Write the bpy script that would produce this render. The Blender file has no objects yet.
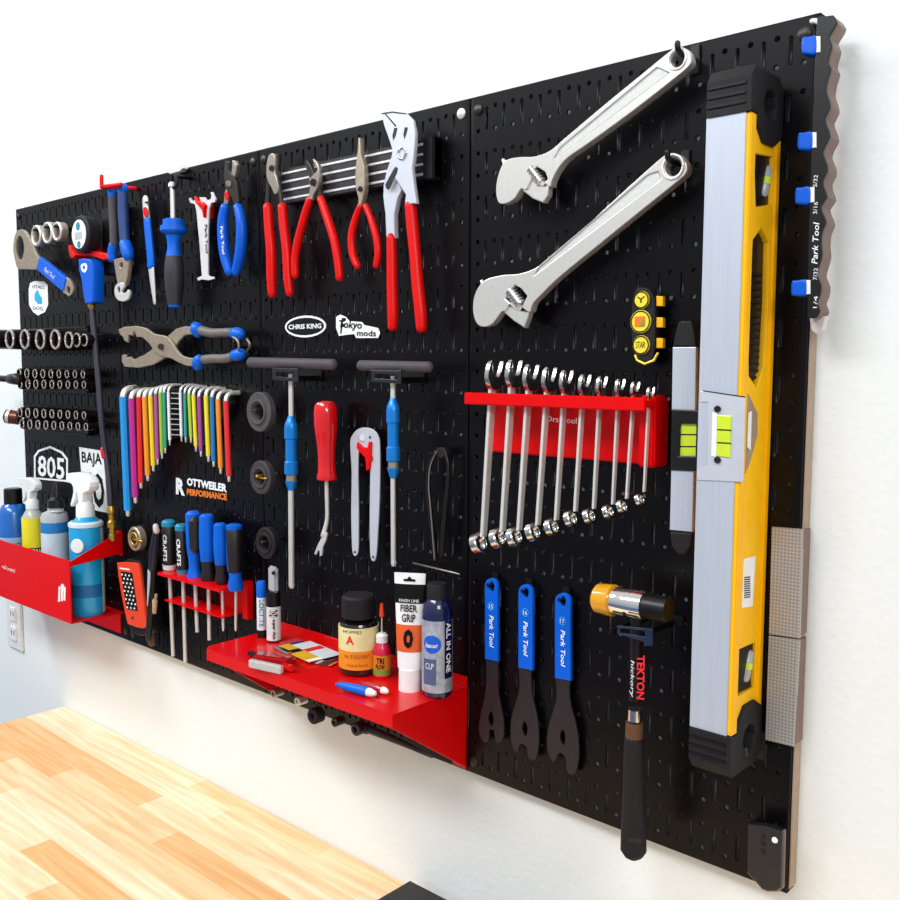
import bpy, bmesh, math, random
from mathutils import Vector, Matrix
random.seed(7)
C = bpy.context.scene.collection
SC = bpy.context.scene

# ------------------------------------------------------------------ camera
CAM = Vector((1.9547, -.8551, .5046)); YAW, PIT, ROL, F = -.7299, -.0917, .0035, 935.64
FW = Vector((math.sin(YAW)*math.cos(PIT), math.cos(YAW)*math.cos(PIT), math.sin(PIT)))
R0 = Vector((math.cos(YAW), -math.sin(YAW), 0)); U0 = R0.cross(FW)
RR = R0*math.cos(ROL)+U0*math.sin(ROL); UU = -R0*math.sin(ROL)+U0*math.cos(ROL)
cd = bpy.data.cameras.new('camera'); cam = bpy.data.objects.new('camera', cd); C.objects.link(cam)
cam.matrix_world = Matrix(((RR.x, UU.x, -FW.x, CAM.x), (RR.y, UU.y, -FW.y, CAM.y), (RR.z, UU.z, -FW.z, CAM.z), (0, 0, 0, 1)))
cd.sensor_width = 36; cd.lens = F/900*36; cd.clip_start = .01
SC.camera = cam
SC.view_settings.view_transform = 'Standard'; SC.view_settings.look = 'None'
SC.view_settings.exposure = -0.1; SC.view_settings.gamma = 1; SC.view_settings.use_curve_mapping = False

# ------------------------------------------------------------------ world
w = bpy.data.worlds.new('room_light'); SC.world = w; w.use_nodes = True
nt = w.node_tree; nt.nodes.clear()
ou = nt.nodes.new('ShaderNodeOutputWorld'); bg = nt.nodes.new('ShaderNodeBackground')
tc = nt.nodes.new('ShaderNodeTexCoord'); sx = nt.nodes.new('ShaderNodeSeparateXYZ'); rp = nt.nodes.new('ShaderNodeValToRGB')
mr = nt.nodes.new('ShaderNodeMapRange'); mr.inputs[1].default_value = -1; mr.inputs[2].default_value = 1
nt.links.new(tc.outputs['Generated'], sx.inputs[0]); nt.links.new(sx.outputs[2], mr.inputs[0]); nt.links.new(mr.outputs[0], rp.inputs[0])
cr = rp.color_ramp; cr.elements[0].position = .40; cr.elements[0].color = (.42, .47, .55, 1)
cr.elements[1].position = .75; cr.elements[1].color = (.78, .80, .82, 1)
e = cr.elements.new(.47); e.color = (.42, .46, .54, 1)
e = cr.elements.new(.52); e.color = (.52, .55, .58, 1)
nt.links.new(rp.outputs[0], bg.inputs[0]); nt.links.new(bg.outputs[0], ou.inputs[0]); bg.inputs[1].default_value = .88

def area(name, loc, target, sx_, sy_, power, col=(1, 1, 1)):
    l = bpy.data.lights.new(name, 'AREA'); l.shape = 'RECTANGLE'; l.size = sx_; l.size_y = sy_; l.energy = power; l.color = col
    o = bpy.data.objects.new(name, l); C.objects.link(o); o.location = loc
    o.rotation_euler = (Vector(target)-Vector(loc)).to_track_quat('-Z', 'Y').to_euler(); return o
area('ceiling_light_near', (.9, -1.9, 2.1), (.8, 0, .0), 2.0, .5, 50, (.98, .99, 1))
area('fill_light_right', (3.0, -1.2, 1.3), (1.4, 0, .2), .9, .5, 17, (1, .98, .96))  # added fill that brightens the right-facing sides, not a lamp of the room
area('ceiling_light_left', (-.8, -1.25, 2.0), (.6, 0, .3), .6, .6, 30, (.96, .99, 1))

# ------------------------------------------------------------------ materials
def lin(h):
    h = h.lstrip('#'); v = [int(h[i:i+2], 16)/255 for i in (0, 2, 4)]
    return tuple(x/12.92 if x <= .04045 else ((x+.055)/1.055)**2.4 for x in v)+(1,)
MATS = {}
def M(name, h=None, rough=.45, metal=0, spec=.5, var=.06, scale=60, bump=0, trans=0, alpha=1, coat=0, vscale=(1, 1, 1)):
    if name in MATS: return MATS[name]
    m = bpy.data.materials.new(name); m.use_nodes = True; n = m.node_tree.nodes; L = m.node_tree.links
    b = n['Principled BSDF']; c = lin(h)
    t = n.new('ShaderNodeTexCoord'); mp = n.new('ShaderNodeMapping'); mp.inputs['Scale'].default_value = vscale
    nz = n.new('ShaderNodeTexNoise'); nz.inputs['Scale'].default_value = scale; nz.inputs['Detail'].default_value = 3
    L.new(t.outputs['Object'], mp.inputs[0]); L.new(mp.outputs[0], nz.inputs['Vector'])
    r = n.new('ShaderNodeValToRGB'); r.color_ramp.elements[0].position = .3; r.color_ramp.elements[1].position = .7
    r.color_ramp.elements[0].color = tuple(x*(1-var) for x in c[:3])+(1,); r.color_ramp.elements[1].color = tuple(min(1, x*(1+var)) for x in c[:3])+(1,)
    L.new(nz.outputs[0], r.inputs[0]); L.new(r.outputs[0], b.inputs['Base Color'])
    b.inputs['Roughness'].default_value = rough; b.inputs['Metallic'].default_value = metal
    b.inputs['Specular IOR Level'].default_value = spec; b.inputs['Transmission Weight'].default_value = trans
    b.inputs['Coat Weight'].default_value = coat; b.inputs['Alpha'].default_value = alpha
    if bump:
        bp = n.new('ShaderNodeBump'); bp.inputs['Strength'].default_value = bump; bp.inputs['Distance'].default_value = .002
        L.new(nz.outputs[0], bp.inputs['Height']); L.new(bp.outputs[0], b.inputs['Normal'])
    MATS[name] = m; return m
board = M('black_powder_coat', '#070508', .30, 0, .2, .1, 900)
wallm = M('white_textured_paint', '#e7ecec', .8, 0, .2, .01, 130, bump=.3)
chrome = M('chrome', '#d8d8d4', .18, 1, var=.03)
satin = M('satin_chrome', '#e4e3de', .38, .55, var=.04, scale=200)
steel = M('brushed_steel', '#a59b90', .35, .8, var=.12, scale=150)
tansteel = M('nickel_steel', '#a89a88', .4, .55, var=.12, scale=150)
palesilver = M('pale_silver', '#c9ced8', .4, .3, var=.03, scale=100)
alu = M('milled_aluminium', '#c3cbd8', .35, .35, var=.05, scale=30, vscale=(30, 30, .4))
darksteel = M('dark_steel', '#3b3634', .4, .7, var=.15)
black = M('black_plastic', '#0c0b0d', .35, 0, .4, .1)
blackm = M('black_rubber', '#17151a', .65, 0, .3, .15, 200, bump=.2)
greyr = M('grey_rubber', '#3c383d', .6, 0, .3, .1)
graygrip = M('grey_grip', '#4c474b', .6, 0, .3, .1)
blue = M('blue_grip', '#0062d4', .4, 0, .3, .05)
blue2 = M('blue_vinyl', '#005ad0', .35, 0, .3, .05)
cyanblue = M('bright_blue_anodized', '#0d7fd6', .3, .3, .5, .05)
dblue = M('dark_blue', '#12306f', .4)
teal = M('teal_plastic', '#1f88a8', .4)
red = M('red_powder_coat', '#d80206', .35, 0, .2, .02)
redg = M('red_vinyl_grip', '#d80a08', .35, 0, .25, .04)
redp = M('red_plastic', '#d40f16', .15, 0, .5, .03, coat=.6)
orange = M('orange_plastic', '#ee8a12', .4)
orange_red = M('orange_red_plastic', '#e0401c', .4)
yellow = M('yellow_enamel', '#f9b808', .35, 0, .4, .03)
amber = M('amber_resin', '#dd9a12', .15, 0, .5, .05, coat=.5)
lime = M('vial_green', '#c9e02a', .15, 0, .5, .05, coat=.6)
white = M('white_plastic', '#e9ebea', .45)
offw = M('off_white', '#d3d0cf', .5)
paper = M('sticker_white', '#eef0f0', .5)
print_b = M('black_print', '#08080a', .5, 0, .2)
print_o = M('orange_print', '#e8761c', .5)
print_c = M('cyan_print', '#2ba7d0', .5)
print_r = M('red_print', '#e2242a', .5)
cream = M('cream_label', '#e9dfa0', .5)
lblor = M('orange_label', '#ea9016', .5)
brass = M('brass', '#c79a3c', .3, .8)
brown = M('brown_tape', '#5b3b22', .6)
clear = M('clear_plastic', '#dfe6ea', .2, 0, .5, .02, trans=.5)
greenl = M('green_label', '#6f9a35', .5)
skyblue = M('sky_blue_liquid', '#14a0dc', .3, 0, .5, .03, coat=.3)
bottleblue = M('blue_bottle', '#0d62b8', .2, 0, .5, .04, coat=.5)
navy = M('navy_bottle', '#0a1240', .15, 0, .5, .04, coat=.6)
darkglass = M('dark_bottle', '#120c0c', .12, 0, .5, .05, coat=.6)
conegrey = M('dark_tool_steel', '#2c272c', .45, .4, .5, .1)
taupe = M('taupe_metal', '#7d665c', .45, .2, .4, .08)

def wood_mat():
    m = bpy.data.materials.new('butcher_block_maple'); m.use_nodes = True; n = m.node_tree.nodes; L = m.node_tree.links; b = n['Principled BSDF']
    t = n.new('ShaderNodeTexCoord')
    br = n.new('ShaderNodeTexBrick'); br.offset = .37; br.offset_frequency = 2; br.squash = 1
    br.inputs['Scale'].default_value = 1; br.inputs['Brick Width'].default_value = .33; br.inputs['Row Height'].default_value = .047
    br.inputs['Mortar Size'].default_value = .0004; br.inputs['Mortar'].default_value = (.55, .36, .17, 1)
    br.inputs['Color1'].default_value = (0, 0, 0, 1); br.inputs['Color2'].default_value = (1, 1, 1, 1); br.inputs['Bias'].default_value = 0
    L.new(t.outputs['Object'], br.inputs['Vector'])
    r1 = n.new('ShaderNodeValToRGB'); e = r1.color_ramp.elements
    e[0].position = 0; e[0].color = lin('#e9bb80'); e[1].position = 1; e[1].color = lin('#f8e8c8')
    x = e.new(.3); x.color = lin('#f3d5a8'); x = e.new(.65); x.color = lin('#f7e0b8')
    L.new(br.outputs['Color'], r1.inputs[0])
    mp = n.new('ShaderNodeMapping'); mp.inputs['Scale'].default_value = (2.2, 34, 34); L.new(t.outputs['Object'], mp.inputs[0])
    nz = n.new('ShaderNodeTexNoise'); nz.inputs['Scale'].default_value = 2.2; nz.inputs['Detail'].default_value = 6; nz.inputs['Distortion'].default_value = .7
    L.new(mp.outputs[0], nz.inputs['Vector'])
    r2 = n.new('ShaderNodeValToRGB'); r2.color_ramp.elements[0].position = .32; r2.color_ramp.elements[0].color = lin('#e6b47a'); r2.color_ramp.elements[1].position = .62; r2.color_ramp.elements[1].color = (1, 1, 1, 1)
    L.new(nz.outputs[0], r2.inputs[0])
    mx = n.new('ShaderNodeMix'); mx.data_type = 'RGBA'; mx.blend_type = 'MULTIPLY'; mx.inputs[0].default_value = .5
    L.new(r1.outputs[0], mx.inputs[6]); L.new(r2.outputs[0], mx.inputs[7]); L.new(mx.outputs[2], b.inputs['Base Color'])
    b.inputs['Roughness'].default_value = .5; b.inputs['Specular IOR Level'].default_value = .25
    return m
woodm = wood_mat()
def knurl_mat():
    m = bpy.data.materials.new('diamond_textured_grey'); m.use_nodes = True; n = m.node_tree.nodes; L = m.node_tree.links; b = n['Principled BSDF']
    t = n.new('ShaderNodeTexCoord'); mp = n.new('ShaderNodeMapping'); mp.inputs['Rotation'].default_value = (0, math.radians(45), 0); mp.inputs['Scale'].default_value = (430, 1, 430)
    ck = n.new('ShaderNodeTexChecker'); ck.inputs['Scale'].default_value = 1; ck.inputs[1].default_value = lin('#93908d'); ck.inputs[2].default_value = lin('#b4b2b0')
    L.new(t.outputs['Object'], mp.inputs[0]); L.new(mp.outputs[0], ck.inputs[0]); L.new(ck.outputs[0], b.inputs['Base Color'])
    b.inputs['Roughness'].default_value = .45; b.inputs['Metallic'].default_value = .3; return m
knurl = knurl_mat()

# ------------------------------------------------------------------ geometry helpers
X = Vector((1, 0, 0)); Y = Vector((0, 1, 0)); Z = Vector((0, 0, 1))
def ray(u, v): return FW*F+RR*(u-450)-UU*(v-450)
def P(u, v, d=0):            # photo pixel -> point on the plane d metres in front of the boards
    q = ray(u, v); return CAM+q*((-d-CAM.y)/q.y)
def PX(u, v, x):
    q = ray(u, v); return CAM+q*((x-CAM.x)/q.x)
def PZ(u, v, z):
    q = ray(u, v); return CAM+q*((z-CAM.z)/q.z)
def mpp(p): return (p-CAM).dot(FW)/F      # metres per pixel at a point
OFF = {}
def thing(name, label, cat, loc, group=None, kind=None):
    o = bpy.data.objects.new(name, None); C.objects.link(o); o.empty_display_size = .02
    o.location = loc; o['label'] = label; o['category'] = cat
    if group: o['group'] = group
    if kind: o['kind'] = kind
    OFF[o.name] = Vector(loc); return o
def tag(o, label, cat, group=None):
    o['label'] = label; o['category'] = cat
    if group: o['group'] = group
    return o
def link(par, name, verts, faces, mat, smooth=30, loc=None):
    off = OFF[par.name] if par is not None else (Vector(loc) if loc is not None else sum((Vector(v) for v in verts), Vector())/len(verts))
    me = bpy.data.meshes.new(name); me.from_pydata([tuple(Vector(v)-off) for v in verts], [], faces)
    bm = bmesh.new(); bm.from_mesh(me); bmesh.ops.recalc_face_normals(bm, faces=bm.faces); bm.to_mesh(me); bm.free()
    o = bpy.data.objects.new(name, me); C.objects.link(o)
    if par is not None: o.parent = par
    else: o.location = off
    OFF[o.name] = off
    me.materials.append(mat)
    if smooth:
        me.polygons.foreach_set('use_smooth', [True]*len(me.polygons)); me.set_sharp_from_angle(angle=math.radians(smooth))
    return o
def box(par, name, lo, hi, mat, bev=.0008):
    bm = bmesh.new(); bmesh.ops.create_cube(bm, size=1)
    lo = Vector(lo); hi = Vector(hi)
    for v in bm.verts: v.co = Vector(((lo[i]+hi[i])/2+v.co[i]*abs(hi[i]-lo[i]) for i in range(3)))
    if bev: bmesh.ops.bevel(bm, geom=bm.edges[:], offset=min(bev, min(abs(hi[i]-lo[i]) for i in range(3))*.4), segments=2, affect='EDGES')
    bm.verts.index_update(); vs = [v.co.copy() for v in bm.verts]; fs = [[v.index for v in f.verts] for f in bm.faces]; bm.free()
    return link(par, name, vs, fs, mat)
def hexa(par, name, pts, mat, bev=.0006):   # eight corner points: bottom four, top four
    bm = bmesh.new(); vs = [bm.verts.new(p) for p in pts]
    for f in ((0, 1, 2, 3), (4, 5, 6, 7), (0, 1, 5, 4), (1, 2, 6, 5), (2, 3, 7, 6), (3, 0, 4, 7)): bm.faces.new([vs[i] for i in f])
    bmesh.ops.recalc_face_normals(bm, faces=bm.faces)
    if bev: bmesh.ops.bevel(bm, geom=bm.edges[:], offset=bev, segments=2, affect='EDGES')
    bm.verts.index_update(); v2 = [v.co.copy() for v in bm.verts]; fs = [[v.index for v in f.verts] for f in bm.faces]; bm.free()
    return link(par, name, v2, fs, mat)
def crv(pts, n=5, closed=True):   # Catmull-Rom through the points
    N = len(pts); out = []
    rng = range(N) if closed else range(N-1)
    for i in rng:
        g = (lambda k: pts[k % N]) if closed else (lambda k: pts[max(0, min(N-1, k))])
        a, b, c, d = g(i-1), g(i), g(i+1), g(i+2)
        for s in range(n):
            t = s/n
            out.append(tuple(.5*((2*b[j])+(-a[j]+c[j])*t+(2*a[j]-5*b[j]+4*c[j]-d[j])*t*t+(-a[j]+3*b[j]-3*c[j]+d[j])*t**3) for j in range(len(b))))
    if not closed: out.append(tuple(pts[-1]))
    return out
def circ(c, r, n=20, ry=None): return [(c[0]+r*math.cos(2*math.pi*i/n), c[1]+(ry or r)*math.sin(2*math.pi*i/n)) for i in range(n)]
def plate(par, name, loops, basis, th, mat, bev=.0006):   # loops in the basis plane; solid grows behind the plane
    o_, ex, ey = basis; ez = ex.cross(ey)
    cu = bpy.data.curves.new(name, 'CURVE'); cu.dimensions = '2D'; cu.fill_mode = 'BOTH'
    bev = min(bev, th*.4); cu.extrude = th/2-bev; cu.bevel_depth = bev; cu.bevel_resolution = 1; cu.offset = -bev
    for lp in loops:
        s = cu.splines.new('POLY'); s.points.add(len(lp)-1)
        for i, p in enumerate(lp): s.points[i].co = (p[0], p[1], 0, 1)
        s.use_cyclic_u = True
    ob = bpy.data.objects.new('tmp', cu); me = bpy.data.meshes.new_from_object(ob)
    vs = [o_+ex*v.co.x+ey*v.co.y+ez*(v.co.z-th/2) for v in me.vertices]; fs = [list(p.vertices) for p in me.polygons]
    bpy.data.objects.remove(ob); bpy.data.curves.remove(cu); bpy.data.meshes.remove(me)
    if not vs: print('EMPTY PLATE', name)
    return link(par, name, vs, fs, mat)
def FB(d): return (Vector((0, -d, 0)), X, Z)
def pxl(pts, d):  # pixel loop -> XZ loop on plane d
    return [(P(u, v, d).x, P(u, v, d).z) for u, v in pts]
def flat(par, name, loops, d, th, mat, bev=.0008):
    return plate(par, name, [pxl(l, d) for l in loops], FB(d), th, mat, bev)
def sideplate(par, name, loops, x, th, mat, bev=.0006):   # pixel loops on the plane x, grows to -x
    return plate(par, name, [[(PX(u, v, x).y, PX(u, v, x).z) for u, v in l] for l in loops], (Vector((x, 0, 0)), Y, Z), th, mat, bev)
def zm(pts, ox, oy, s): return [(ox+p[0]/s, oy+p[1]/s)+((p[2], p[3]/s) if len(p) == 4 else tuple(p[2:])) for p in pts]
def tube(par, name, pts, rad, mat, sub=4, seg=14, flatk=1, round_end=True):
    pts = [Vector(p) for p in pts]
    if not isinstance(rad, (list, tuple)): rad = [rad]*len(pts)
    q = [tuple(p)+(r,) for p, r in zip(pts, rad)]
    if sub > 1 and len(q) > 2: q = crv(q, sub, False)
    pts = [Vector(a[:3]) for a in q]; rad = [max(1e-5, a[3]) for a in q]
    if round_end:
        def cap(p, d, r): return [(p+d*(r*.7), r*.35), (p+d*(r*.45), r*.72)]
        d0 = (pts[0]-pts[1]).normalized(); d1 = (pts[-1]-pts[-2]).normalized()
        a = cap(pts[0], d0, rad[0]); b = cap(pts[-1], d1, rad[-1])
        pts = [a[0][0], a[1][0]]+pts+[b[1][0], b[0][0]]; rad = [a[0][1], a[1][1]]+rad+[b[1][1], b[0][1]]
    n = len(pts); vs = []; fs = []
    t0 = (pts[1]-pts[0]).normalized(); ref = Y if abs(t0.y) < .9 else X
    nx = (ref-t0*ref.dot(t0)).normalized()
    for i in range(n):
        t = (pts[min(i+1, n-1)]-pts[max(i-1, 0)]).normalized()
        nx = (nx-t*nx.dot(t)).normalized(); ny = t.cross(nx)
        for k in range(seg):
            a = 2*math.pi*k/seg; o = nx*math.cos(a)*rad[i]+ny*math.sin(a)*rad[i]; o.y *= flatk
            vs.append(pts[i]+o)
    for i in range(n-1):
        for k in range(seg): fs.append((i*seg+k, i*seg+(k+1) % seg, (i+1)*seg+(k+1) % seg, (i+1)*seg+k))
    fs.append(tuple(range(seg))[::-1]); fs.append(tuple((n-1)*seg+k for k in range(seg)))
    return link(par, name, vs, fs, mat, 40)
def ptube(par, name, pts, mat, **k):   # pts: (u, v, d, r_px)
    W = [P(a[0], a[1], a[2]) for a in pts]
    return tube(par, name, W, [a[3]*mpp(p) for a, p in zip(pts, W)], mat, **k)
def lathe(par, name, p0, p1, prof, mat, seg=28, a0=None):   # prof: (t along axis, radius)
    p0 = Vector(p0); p1 = Vector(p1); t = (p1-p0).normalized(); L = (p1-p0)
    ref = Y if abs(t.y) < .9 else X; nx = (ref-t*ref.dot(t)).normalized(); ny = t.cross(nx)
    vs = []; fs = []
    for (s, r) in prof:
        for k in range(seg):
            a = 2*math.pi*k/seg; vs.append(p0+L*s+nx*math.cos(a)*r+ny*math.sin(a)*r)
    n = len(prof)
    for i in range(n-1):
        for k in range(seg): fs.append((i*seg+k, i*seg+(k+1) % seg, (i+1)*seg+(k+1) % seg, (i+1)*seg+k))
    fs.append(tuple(range(seg))[::-1]); fs.append(tuple((n-1)*seg+k for k in range(seg)))
    return link(par, name, vs, fs, mat, 35)
def plathe(par, name, a, b, prof, mat, **k):   # a, b: (u, v, d); radii in pixels
    p0 = P(*a); p1 = P(*b)
    return lathe(par, name, p0, p1, [(t, r*mpp(p0.lerp(p1, t))) for t, r in prof], mat, **k)
def ring(par, name, c, axis, R, r, mat, seg=32, s2=10, arc=1.0, start=0):
    c = Vector(c); t = Vector(axis).normalized(); ref = Z if abs(t.z) < .9 else X
    nx = (ref-t*ref.dot(t)).normalized(); ny = t.cross(nx)
    n = seg if arc < 1 else seg
    pts = [c+nx*R*math.cos(start+2*math.pi*arc*i/n)+ny*R*math.sin(start+2*math.pi*arc*i/n) for i in range(n+1 if arc < 1 else n)]
    if arc < 1: return tube(par, name, pts, r, mat, sub=1, seg=s2)
    vs = []; fs = []
    for i in range(n):
        rd = (pts[i]-c).normalized()
        for k in range(s2):
            a = 2*math.pi*k/s2; vs.append(pts[i]+rd*r*math.cos(a)+t*r*math.sin(a))
    for i in range(n):
        for k in range(s2): fs.append((i*s2+k, i*s2+(k+1) % s2, ((i+1) % n)*s2+(k+1) % s2, ((i+1) % n)*s2+k))
    return link(par, name, vs, fs, mat, 60)
def textmesh(s, shear=0, spacing=1, bold=0):
    cu = bpy.data.curves.new('t', 'FONT'); cu.body = s; cu.size = 1; cu.shear = shear; cu.space_character = spacing; cu.offset = bold; cu.resolution_u = 2
    ob = bpy.data.objects.new('t', cu); me = bpy.data.meshes.new_from_object(ob)
    vs = [v.co.copy() for v in me.vertices]; fs = [list(p.vertices) for p in me.polygons]
    bpy.data.objects.remove(ob); bpy.data.curves.remove(cu); bpy.data.meshes.remove(me)
    x0 = min(v.x for v in vs); x1 = max(v.x for v in vs); y0 = min(v.y for v in vs); y1 = max(v.y for v in vs)
    return [((v.x-x0)/(x1-x0), (v.y-y0)/(y1-y0)) for v in vs], fs
def text(par, s, p0, p1, up, mat, shear=0, name='lettering', lift=None, bold=.0):   # spans p0..p1, height = |up|
    v, f = textmesh(s, shear, bold=bold); p0 = Vector(p0); p1 = Vector(p1); up = Vector(up)
    n = (p1-p0).cross(up).normalized()*(.0002 if lift is None else lift)
    return link(par, name, [p0+(p1-p0)*a+up*b+n for a, b in v], f, mat, 0)
def ptext(par, s, a, b, c, d, mat, **k):   # a, b baseline start/end pixels, c top of the start pixel, all on plane d
    p0 = P(*a, d); return text(par, s, p0, P(*b, d), P(*c, d)-p0, mat, **k)
def wraptext(par, s, base, axis, r, th0, width, h, mat, rot=False, **k):   # lettering around a cylinder; th measured from the camera-facing side
    v, f = textmesh(s, bold=k.get('bold', 0)); base = Vector(base); ax = Vector(axis).normalized()
    fc = (CAM-base); fc = (fc-ax*fc.dot(ax)).normalized(); sd = ax.cross(fc)
    out = []
    for a, b in v:
        if rot: xx = (b-.5)*h; yy = (1-a)*width
        else: xx = (a-.5)*width; yy = b*h
        th = th0+xx/r; out.append(base+ax*yy+(fc*math.cos(th)+sd*math.sin(th))*(r+.0003))
    return link(par, 'lettering', out, f, mat, 0)
def copy_tree(o, parent=None):
    c = o.copy(); C.objects.link(c); c.parent = parent
    OFF[c.name] = OFF.get(o.name, Vector())
    for ch in list(o.children): copy_tree(ch, c)
    return c
def structure(o): o['kind'] = 'structure'; return o

# ------------------------------------------------------------------ the room
YW = .019
structure(box(None, 'wall_back', (-6, YW, -1.1), (4.2, YW+.08, 2.6), wallm, 0))
floorm = M('grey_blue_floor', '#5c6a8e', .5, 0, .3, .1, 20)
structure(box(None, 'floor', (-6, -5, -1.16), (4.2, YW, -1.1), floorm, 0))
# workbench
BZ = -.205
bt = thing('workbench', 'light maple butcher block workbench against the white wall', 'workbench', (1.4, -.3, -1.1))
me_top = box(bt, 'worktop', (.102, -.585, BZ-.04), (2.9, YW-.001, BZ), woodm, .002)
for lx in (.16, 2.8):
    for ly in (-.53, -.04): box(bt, 'leg', (lx-.03, ly-.03, -1.1), (lx+.03, ly+.03, BZ-.04), M('bench_steel', '#2b2b2e', .5), .003)
# wall outlet
ot = thing('wall_outlet', 'white double socket outlet plate on the wall under the red bin', 'outlet', P(17, 624, -YW))
c = P(16.5, 623, -YW)
box(ot, 'cover_plate', (c.x-.036, YW-.006, c.z-.058), (c.x+.036, YW, c.z+.058), M('outlet_white', '#e4e3df', .4), .002)
for dz in (-.022, .022):
    f_ = box(ot, 'receptacle', (c.x-.015, YW-.009, c.z+dz-.016), (c.x+.015, YW-.005, c.z+dz+.016), white, .003)
    for dx in (-.006, .006): box(f_, 'slot', (c.x+dx-.0012, YW-.0094, c.z+dz-.004), (c.x+dx+.0012, YW-.0088, c.z+dz+.007), print_b, 0)
# black case on the bench, seen at the bottom edge
cs = thing('tool_case', 'flat black case lying on the workbench at the bottom edge of the photo', 'case', (1.3, -.1, BZ))
a = PZ(410, 879, BZ+.02)
box(cs, 'case_body', (a.x, a.y-.2, BZ), (a.x+.32, a.y, BZ+.014), black, .004)
box(cs, 'case_lid', (a.x+.001, a.y-.199, BZ+.0145), (a.x+.319, a.y-.001, BZ+.02), black, .003)

# ------------------------------------------------------------------ perforated steel boards
IN = .0254; S = 16*IN; H = 32*IN
def pegboard(ix, label):
    vs = []; fs = []
    x0 = ix*S
    def ringcell(cx, cz, hw, hh, shape, bx, bz):
        # outer rectangle sampled to match the inner loop, then flared rim going inwards
        n = len(shape); b = len(vs)
        outer = []
        for (sx_, sz_) in bz: outer.append((cx+sx_*hw, cz+sz_*hh))
        for (ox, oz) in outer: vs.append((ox, 0, oz))
        for (ix_, iz_) in shape: vs.append((cx+ix_*bx, 0.0, cz+iz_*(1.05 if bx > 1.3 else bx)))
        for (ix_, iz_) in shape: vs.append((cx+ix_, .0008, cz+iz_))
        for (ix_, iz_) in shape: vs.append((cx+ix_, .0020, cz+iz_))
        for ringi in range(3):
            for k in range(n):
                a = b+ringi*n+k; a2 = b+ringi*n+(k+1) % n
                fs.append((a, a2, a2+n, a+n))
    slot = [(.0014, 0), (.0014, .0112), (.0007, .0124), (-.0007, .0124), (-.0014, .0112), (-.0014, 0), (-.0014, -.0112), (-.0007, -.0124), (.0007, -.0124), (.0014, -.0112)]
    so = [(1, 0), (1, .6), (1, 1), (-1, 1), (-1, .6), (-1, 0), (-1, -.6), (-1, -1), (1, -1), (1, -.6)]
    rr = .0023
    hole = [(rr*math.cos(math.pi*k/4), rr*math.sin(math.pi*k/4)) for k in range(8)]
    ho = [(1, 0), (1, 1), (0, 1), (-1, 1), (-1, 0), (-1, -1), (0, -1), (1, -1)]
    for c_ in range(16):
        for r_ in range(16):
            z = 2*IN*r_+IN
            if c_ > 0: ringcell(x0+c_*IN, z, IN/4, IN, slot, 1.6, so)
        for r_ in range(32):
            ringcell(x0+c_*IN+IN/2, IN*r_+IN/2+(IN/2 if True else 0)-IN/2, IN/4, IN/2, hole, 1.29, ho)
    # flanged border
    e0 = x0+IN/4; e1 = x0+S-IN/4; g = .0004; rd = .0022
    # left and right flat strips with rolled edges returning to the wall
    def prof(xe, xo, s):
        return [(xe, 0), (xo-s*rd, 0), (xo-s*rd*.3, .0007), (xo, rd), (xo, YW)]
    for xe, xo, s in ((e0, x0+g, -1), (e1, x0+S-g, 1)):
        p = prof(xe, xo, s); b = len(vs)
        for (px_, py_) in p: vs.append((px_, py_, 0.0)); vs.append((px_, py_, H))
        for k in range(len(p)-1): fs.append((b+2*k, b+2*k+1, b+2*k+3, b+2*k+2))
    for zz, s in ((0, -1), (H, 1)):
        p = [(0, 0), (s*rd*.7, .0007), (s*rd, rd), (s*rd, YW)]; b = len(vs)
        for (dz, py_) in p: vs.append((x0+g, py_, zz+dz)); vs.append((x0+S-g, py_, zz+dz))
        for k in range(len(p)-1): fs.append((b+2*k, b+2*k+1, b+2*k+3, b+2*k+2))
    t = thing('pegboard_panel', label, 'pegboard', (x0+S/2, 0, 0), 'black slotted steel pegboard panels')
    me = bpy.data.meshes.new('perforated_sheet'); off = OFF[t.name]
    me.from_pydata([tuple(Vector(v)-off) for v in vs], [], fs)
    bm = bmesh.new(); bm.from_mesh(me); bmesh.ops.remove_doubles(bm, verts=bm.verts, dist=.0001); bmesh.ops.recalc_face_normals(bm, faces=bm.faces)
    bm.to_mesh(me); bm.free()
    o = bpy.data.objects.new('perforated_sheet', me); C.objects.link(o); o.parent = t; me.materials.append(board); OFF[o.name] = off
    me.polygons.foreach_set('use_smooth', [True]*len(me.polygons)); me.set_sharp_from_angle(angle=math.radians(25))
    for sx_ in (.013, S-.013):
        for sz_ in (.014, H-.014):
            lathe(t, 'mounting_screw', (x0+sx_, 0, sz_), (x0+sx_, -.0035, sz_), [(0, .0065), (.5, .0062), (1, .003)], satin if sx_ > .1 and ix == 2 else darksteel, 16)
    return t
for i, l in enumerate(('black pegboard panel furthest left, behind the socket rails and the red bottle bin', 'second black pegboard panel from the left, behind the coloured hex keys',
                       'third black pegboard panel from the left, behind the red-handled pliers and T-handles', 'rightmost black pegboard panel, nearest the viewer, behind the adjustable wrenches')): pegboard(i, l)

lastp = bpy.data.objects['pegboard_panel.003']
box(lastp, 'tan_edge_strip', (S*4+.0002, .0035, 0.002), (S*4+.0016, YW-.0008, H-.002), M('tan_edge', '#a8937f', .6), .0003)
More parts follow.
